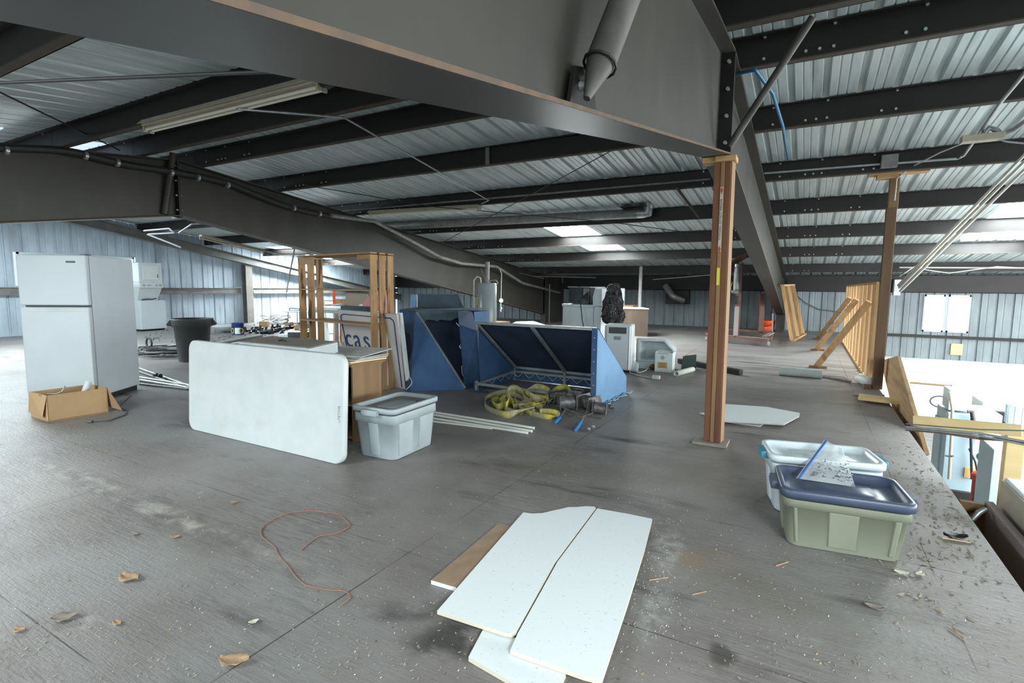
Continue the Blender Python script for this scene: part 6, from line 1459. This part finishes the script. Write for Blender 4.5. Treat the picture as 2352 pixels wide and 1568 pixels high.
# small white table
c = fl(686, 742); zt = topz(c, 714)
r = thing('patio_table', 'small white table against the left wall with slatted top items', 'table', c)
part('table_top', MB().lathe([(.50,zt-.03),(.52,zt-.015),(.50,zt)], seg=28), MT['white_metal'], r)
for k in range(4):
    t = PI/4+k*PI/2; part('leg', MB().tube([(.38*math.cos(t),.38*math.sin(t),0),(.34*math.cos(t),.34*math.sin(t),zt-.03)], .022, 8), MT['white_metal'], r)
single('slatted_tray', MB().box(c.x-.25,c.y-.2,zt+.0,c.x+.25,c.y-.16,zt+.12).box(c.x-.25,c.y+.16,zt,c.x+.25,c.y+.2,zt+.12).box(c.x-.25,c.y-.2,zt+.10,c.x+.25,c.y+.2,zt+.12).box(c.x-.25,c.y-.2,zt,c.x-.21,c.y+.2,zt+.12), MT['white_metal'], 'slatted white tray sitting on the small white table', 'tray')
# chairs and objects seen through the shelf
c = dep(806, 712, 12.2); c.z = 0; zs = topz(c, 702)
zs = .78
r = thing('lounge_chair', 'tan mesh armchair seen through the slatted shelf', 'chair', c, math.radians(25))
for dz in (0,):
    part('seat', MB().box(-.28,-.28,zs-.04,.28,.26,zs), MT['tan_fabric'], r)
    part('backrest', MB().prism([(-.27,.22,zs),(.27,.22,zs),(.27,.40,zs+.42),(-.27,.40,zs+.42)], (0,.03,0)), MT['tan_fabric'], r)
    for s in (-1, 1):
        part('armrest', MB().tube([(s*.32,.25,zs+.18),(s*.32,-.28,zs+.18),(s*.32,-.30,zs+.0)], .018, 8), MT['piping'], r)
        part('leg', MB().tube([(s*.29,-.26,zs),(s*.31,-.3,0)], .018, 8), MT['piping'], r); part('leg', MB().tube([(s*.29,.24,zs),(s*.31,.3,0)], .018, 8), MT['piping'], r)
c = dep(776, 710, 13.4); c.z = 0
r = thing('lounge_chair', 'orange wooden armchair left of the tan mesh chair', 'chair', c, math.radians(10))
part('seat', MB().box(-.28,-.28,.5,.28,.26,.55), MT['wood_x'], r); part('backrest', MB().box(-.28,.24,.55,.28,.28,1.05), MT['wood'], r)
for s in (-1, 1):
    part('armrest', MB().box(s*.30-.03,-.3,.88,s*.30+.03,.28,.91), MT['wood_y'], r)
    for yy in (-.27,.25): part('leg', MB().box(s*.29-.025,yy-.025,0,s*.29+.025,yy+.025,.5 if yy > 0 else .88), MT['wood'], r)
c = dep(848, 712, 10.2); c.z = 0
single('pink_tub', MB().hexa([V(c.x-.16,c.y,.0),V(c.x+.16,c.y,0),V(c.x+.16,c.y+.4,0),V(c.x-.16,c.y+.4,0),V(c.x-.22,c.y,1.0),V(c.x+.02,c.y,1.24),V(c.x+.2,c.y+.3,1.24),V(c.x-.18,c.y+.4,1.0)]), MT['pink'], 'faded pink plastic shape standing behind the sign board', 'panel', bevel=.02)
c = dep(752, 740, 13.0); c.z = 0
r = thing('step_ladder', 'orange step ladder standing upright seen between the shelf slats', 'ladder', c, .3)
for s in (-1, 1): part('side_rail', MB().box(s*.2-.02,-.03,0,s*.2+.02,.03,1.28), MT['orange'], r)
for k in range(4): part('rung', MB().box(-.18,-.04,.2+.27*k,.18,.04,.23+.27*k), MT['white_metal'], r)
a = dep(735, 760, 12.4); a.z = 0
single('white_board', MB().hexa([a+V(-.05,0,0), a+V(.30,0,0), a+V(.30,.05,0), a+V(-.05,.05,0), a+V(-.28,.2,1.26), a+V(-.15,.2,1.26), a+V(-.15,.25,1.26), a+V(-.28,.25,1.26)]), MT['machine_white'], 'tapered white panel leaning behind the left side of the shelf', 'panel')
# low table with white sheets behind the sign
c = dep(800, 712, 9.9); zt = c.z
r = thing('work_table', 'table covered with white sheets standing behind the sign board', 'table', V(c.x, c.y, 0))
part('table_top', MB().box(-.75,-.3,zt-.05,.55,.4,zt-.005), MT['sheet_grey'], r)
for sx in (-.7,.5):
    for sy in (-.25,.35): part('leg', MB().box(sx-.025,sy-.025,0,sx+.025,sy+.025,zt-.05), MT['galv_dull'], r)
single('foam_board', MB().box(c.x-.7,c.y-.28,zt,c.x+.30,c.y+.3,zt+.05), MT['machine_white'], 'white foam board lying on the table behind the sign', 'board')
single('dark_tarp', MB().box(c.x+.22,c.y-.40,zt+.002,c.x+.9,c.y-.30,zt+.10), MT['canvas_dirty'], 'folded dark tarp behind the top of the sign board', 'tarp', bevel=.02)
# table with dust sheet behind the front awning
zt = .70; a, b, c_, d_ = fl(1158,752,zt), fl(1288,757,zt), fl(1225,737,zt), fl(1185,738,zt)
r = thing('low_table', 'low table covered with a white sheet behind the front awning', 'table', V(a.x,a.y,0))
part('sheet', MB().prism([a, b, c_, d_], (0,0,-.02)), MT['machine_white'], r, True)
for p in (a, b, c_, d_):
    m_ = (a+b+c_+d_)/4; p = p.lerp(m_, .12); part('leg', MB().box(p.x-.02,p.y-.02,0,p.x+.02,p.y+.02,zt-.02), MT['galv_dull'], r, True)
# ================================================================ ROPE, LEAVES, DEBRIS
pts = [(690,1262),(716,1240),(735,1230),(765,1226),(790,1216),(803,1205),(797,1196),(780,1182),(755,1177),(720,1173),(690,1174),(660,1178),(630,1190),(610,1203),(600,1215),(601,1230),(615,1243),(632,1257),(640,1275),(662,1300),(678,1322),(700,1342),(725,1349),(760,1355),(785,1356),(800,1362),(803,1370),(795,1379),(782,1388)]
P = [fl(x, y, .006) for x, y in pts]; P2 = []
for i in range(len(P)-1):
    p0, p1, p2, p3 = P[max(i-1,0)], P[i], P[i+1], P[min(i+2,len(P)-1)]
    for j in range(4):
        q = j/4; P2.append(.5*((2*p1)+(p2-p0)*q+(2*p0-5*p1+4*p2-p3)*q*q+(3*p1-p0-3*p2+p3)*q**3))
single('rope', MB().tube(P2+[P[-1]], .0035, 6), MT['rope'], 'thin reddish cord looped on the bare floor in the left foreground', 'rope')
rn = random.Random(5)
def leaf(x, y, s, a, label, m='leaf', curl=.25):
    c = fl(x, y); n = 7; mb = MB(); vs = []
    for i in range(n+1):
        t = i/n; w = s*.34*math.sin(PI*min(1,t*.92+.05))**.8; zc_ = .004+curl*s*(t-.5)**2*1.5
        for k, f in enumerate((-1,-.45,0,.45,1)): vs.append((s*(t-.5), w*f*(1+.25*rn.uniform(-1,1)), zc_+abs(f)*s*.10*(.6+.6*rn.random())+(.0 if f else -.002)))
    fs = [(i*5+k, i*5+k+1, i*5+k+6, i*5+k+5) for i in range(n) for k in range(4)]
    mb.add(vs, fs, 0, True); ca, sa = math.cos(a), math.sin(a); mb.v = [V(c.x+v.x*ca-v.y*sa, c.y+v.x*sa+v.y*ca, max(v.z,.001)) for v in mb.v]
    o = single('dry_leaf', mb, MT[m], label, 'leaf'); 
    so = o.modifiers.new('thickness', 'SOLIDIFY'); so.thickness = .001; return o
leaf(298,1330,.105,.2,'largest curled brown dry leaf in the left foreground')
leaf(538,1522,.11,.5,'long crumpled dry leaf near the bottom edge')
leaf(148,1422,.10,.9,'grey-brown torn leaf beside the floor seam at left','chips')
leaf(270,1433,.045,0,'small curled leaf between the torn leaf and the rope','leaf')
leaf(583,1430,.040,1.2,'small pale leaf right of the bottom centre','tile_edge')
leaf(538,1155,.05,.3,'small tan leaf above the rope loop','leaf')
leaf(402,1235,.05,.6,'tan leaf left of a cluster of flakes','leaf')
leaf(310,1228,.045,.2,'small grey leaf near the worn streak','chips')
leaf(44,1449,.05,.4,'small tan leaf at the far left edge','leaf')
leaf(2070,1318,.06,.1,'small tan chip below the olive tote','tile_edge')
leaf(2112,1320,.055,1.0,'curled pale leaf right below the olive tote','tile_edge')
leaf(2195,1236,.12,.3,'large dark crumpled leaf near the deck edge','steel_dark')
leaf(2180,1050,.07,.4,'pale flake of paint near the deck edge above the white tote','chips')
leaf(2010,1397,.08,.2,'crumpled grey leaf in the right foreground','chips')
def stickp(x0,y0,x1,y1,r_,m,label): return single('wood_splinter', MB().tube([fl(x0,y0,.005),fl(x1,y1,.006)], r_, 5), MT[m], label, 'stick')
stickp(1490,1332,1534,1326,.004,'leaf','thin twig right of the ceiling tiles')
stickp(1782,1299,1810,1290,.004,'leaf','short twig left of the olive tote')
stickp(2165,1235,2230,1246,.004,'yellow_wood','yellow splinter near the deck edge')
stickp(2178,1440,2216,1465,.003,'leaf','thin twig in the bottom right corner')
stickp(1590,1365,1622,1358,.003,'leaf','short twig right of the broken tile edge')
# fine debris nobody could count
def debris(name, n, rnd, sx, m, label, region, hgt=.004):
    mb = MB(); k = 0
    while k < n:
        px, py = region(rnd)
        p = fl(px, py)
        if not (XL < p.x < XE-.03 and p.y < 19): continue
        s = sx*rnd.uniform(.4,1.4); a = rnd.uniform(0,PI); e = V(math.cos(a), math.sin(a), 0)*s; f = V(-e.y, e.x, 0)*rnd.uniform(.25,.7); h = hgt*rnd.uniform(.4,1.4)
        mb.add([p-e+V(0,0,.001), p-f+V(0,0,.001), p+e+V(0,0,.001+h), p+f+V(0,0,.002), p+V(0,0,h)], [(0,1,4),(1,2,4),(2,3,4),(3,0,4),(0,3,2,1)])
        k += 1
    o = single(name, mb, MT[m], label, 'debris'); o['kind'] = 'stuff'; return o
reg1 = lambda r_: (r_.uniform(-20,2340), 900+660*r_.random()**.8)
debris('floor_debris', 1500, random.Random(1), .0075, 'chips', 'fine grey wood flakes and grit strewn over the whole deck floor', reg1)
debris('plaster_crumbs', 420, random.Random(2), .003, 'chips_white', 'tiny white plaster crumbs sprinkled over the deck floor', reg1)
debris('leaf_fragments', 110, random.Random(3), .007, 'leaf', 'small brown leaf fragments scattered over the deck floor', reg1)
reg2 = lambda r_: (r_.gauss(2180,90), r_.gauss(1130,120))
debris('edge_debris', 260, random.Random(4), .016, 'chips', 'larger dusty flakes gathered along the deck edge at right', reg2, .008)
reg3 = lambda r_: (r_.gauss(1495,45), r_.gauss(1300,110))
debris('tile_crumbs', 380, random.Random(6), .0024, 'chips_white', 'white crumbs broken off the ceiling tiles onto the floor', reg3)
reg4 = lambda r_: (r_.uniform(330,700), r_.uniform(742,800))
debris('scrap_debris', 200, random.Random(8), .04, 'grey_plastic', 'small dark scraps strewn between trash can and left wall', reg4, .03)
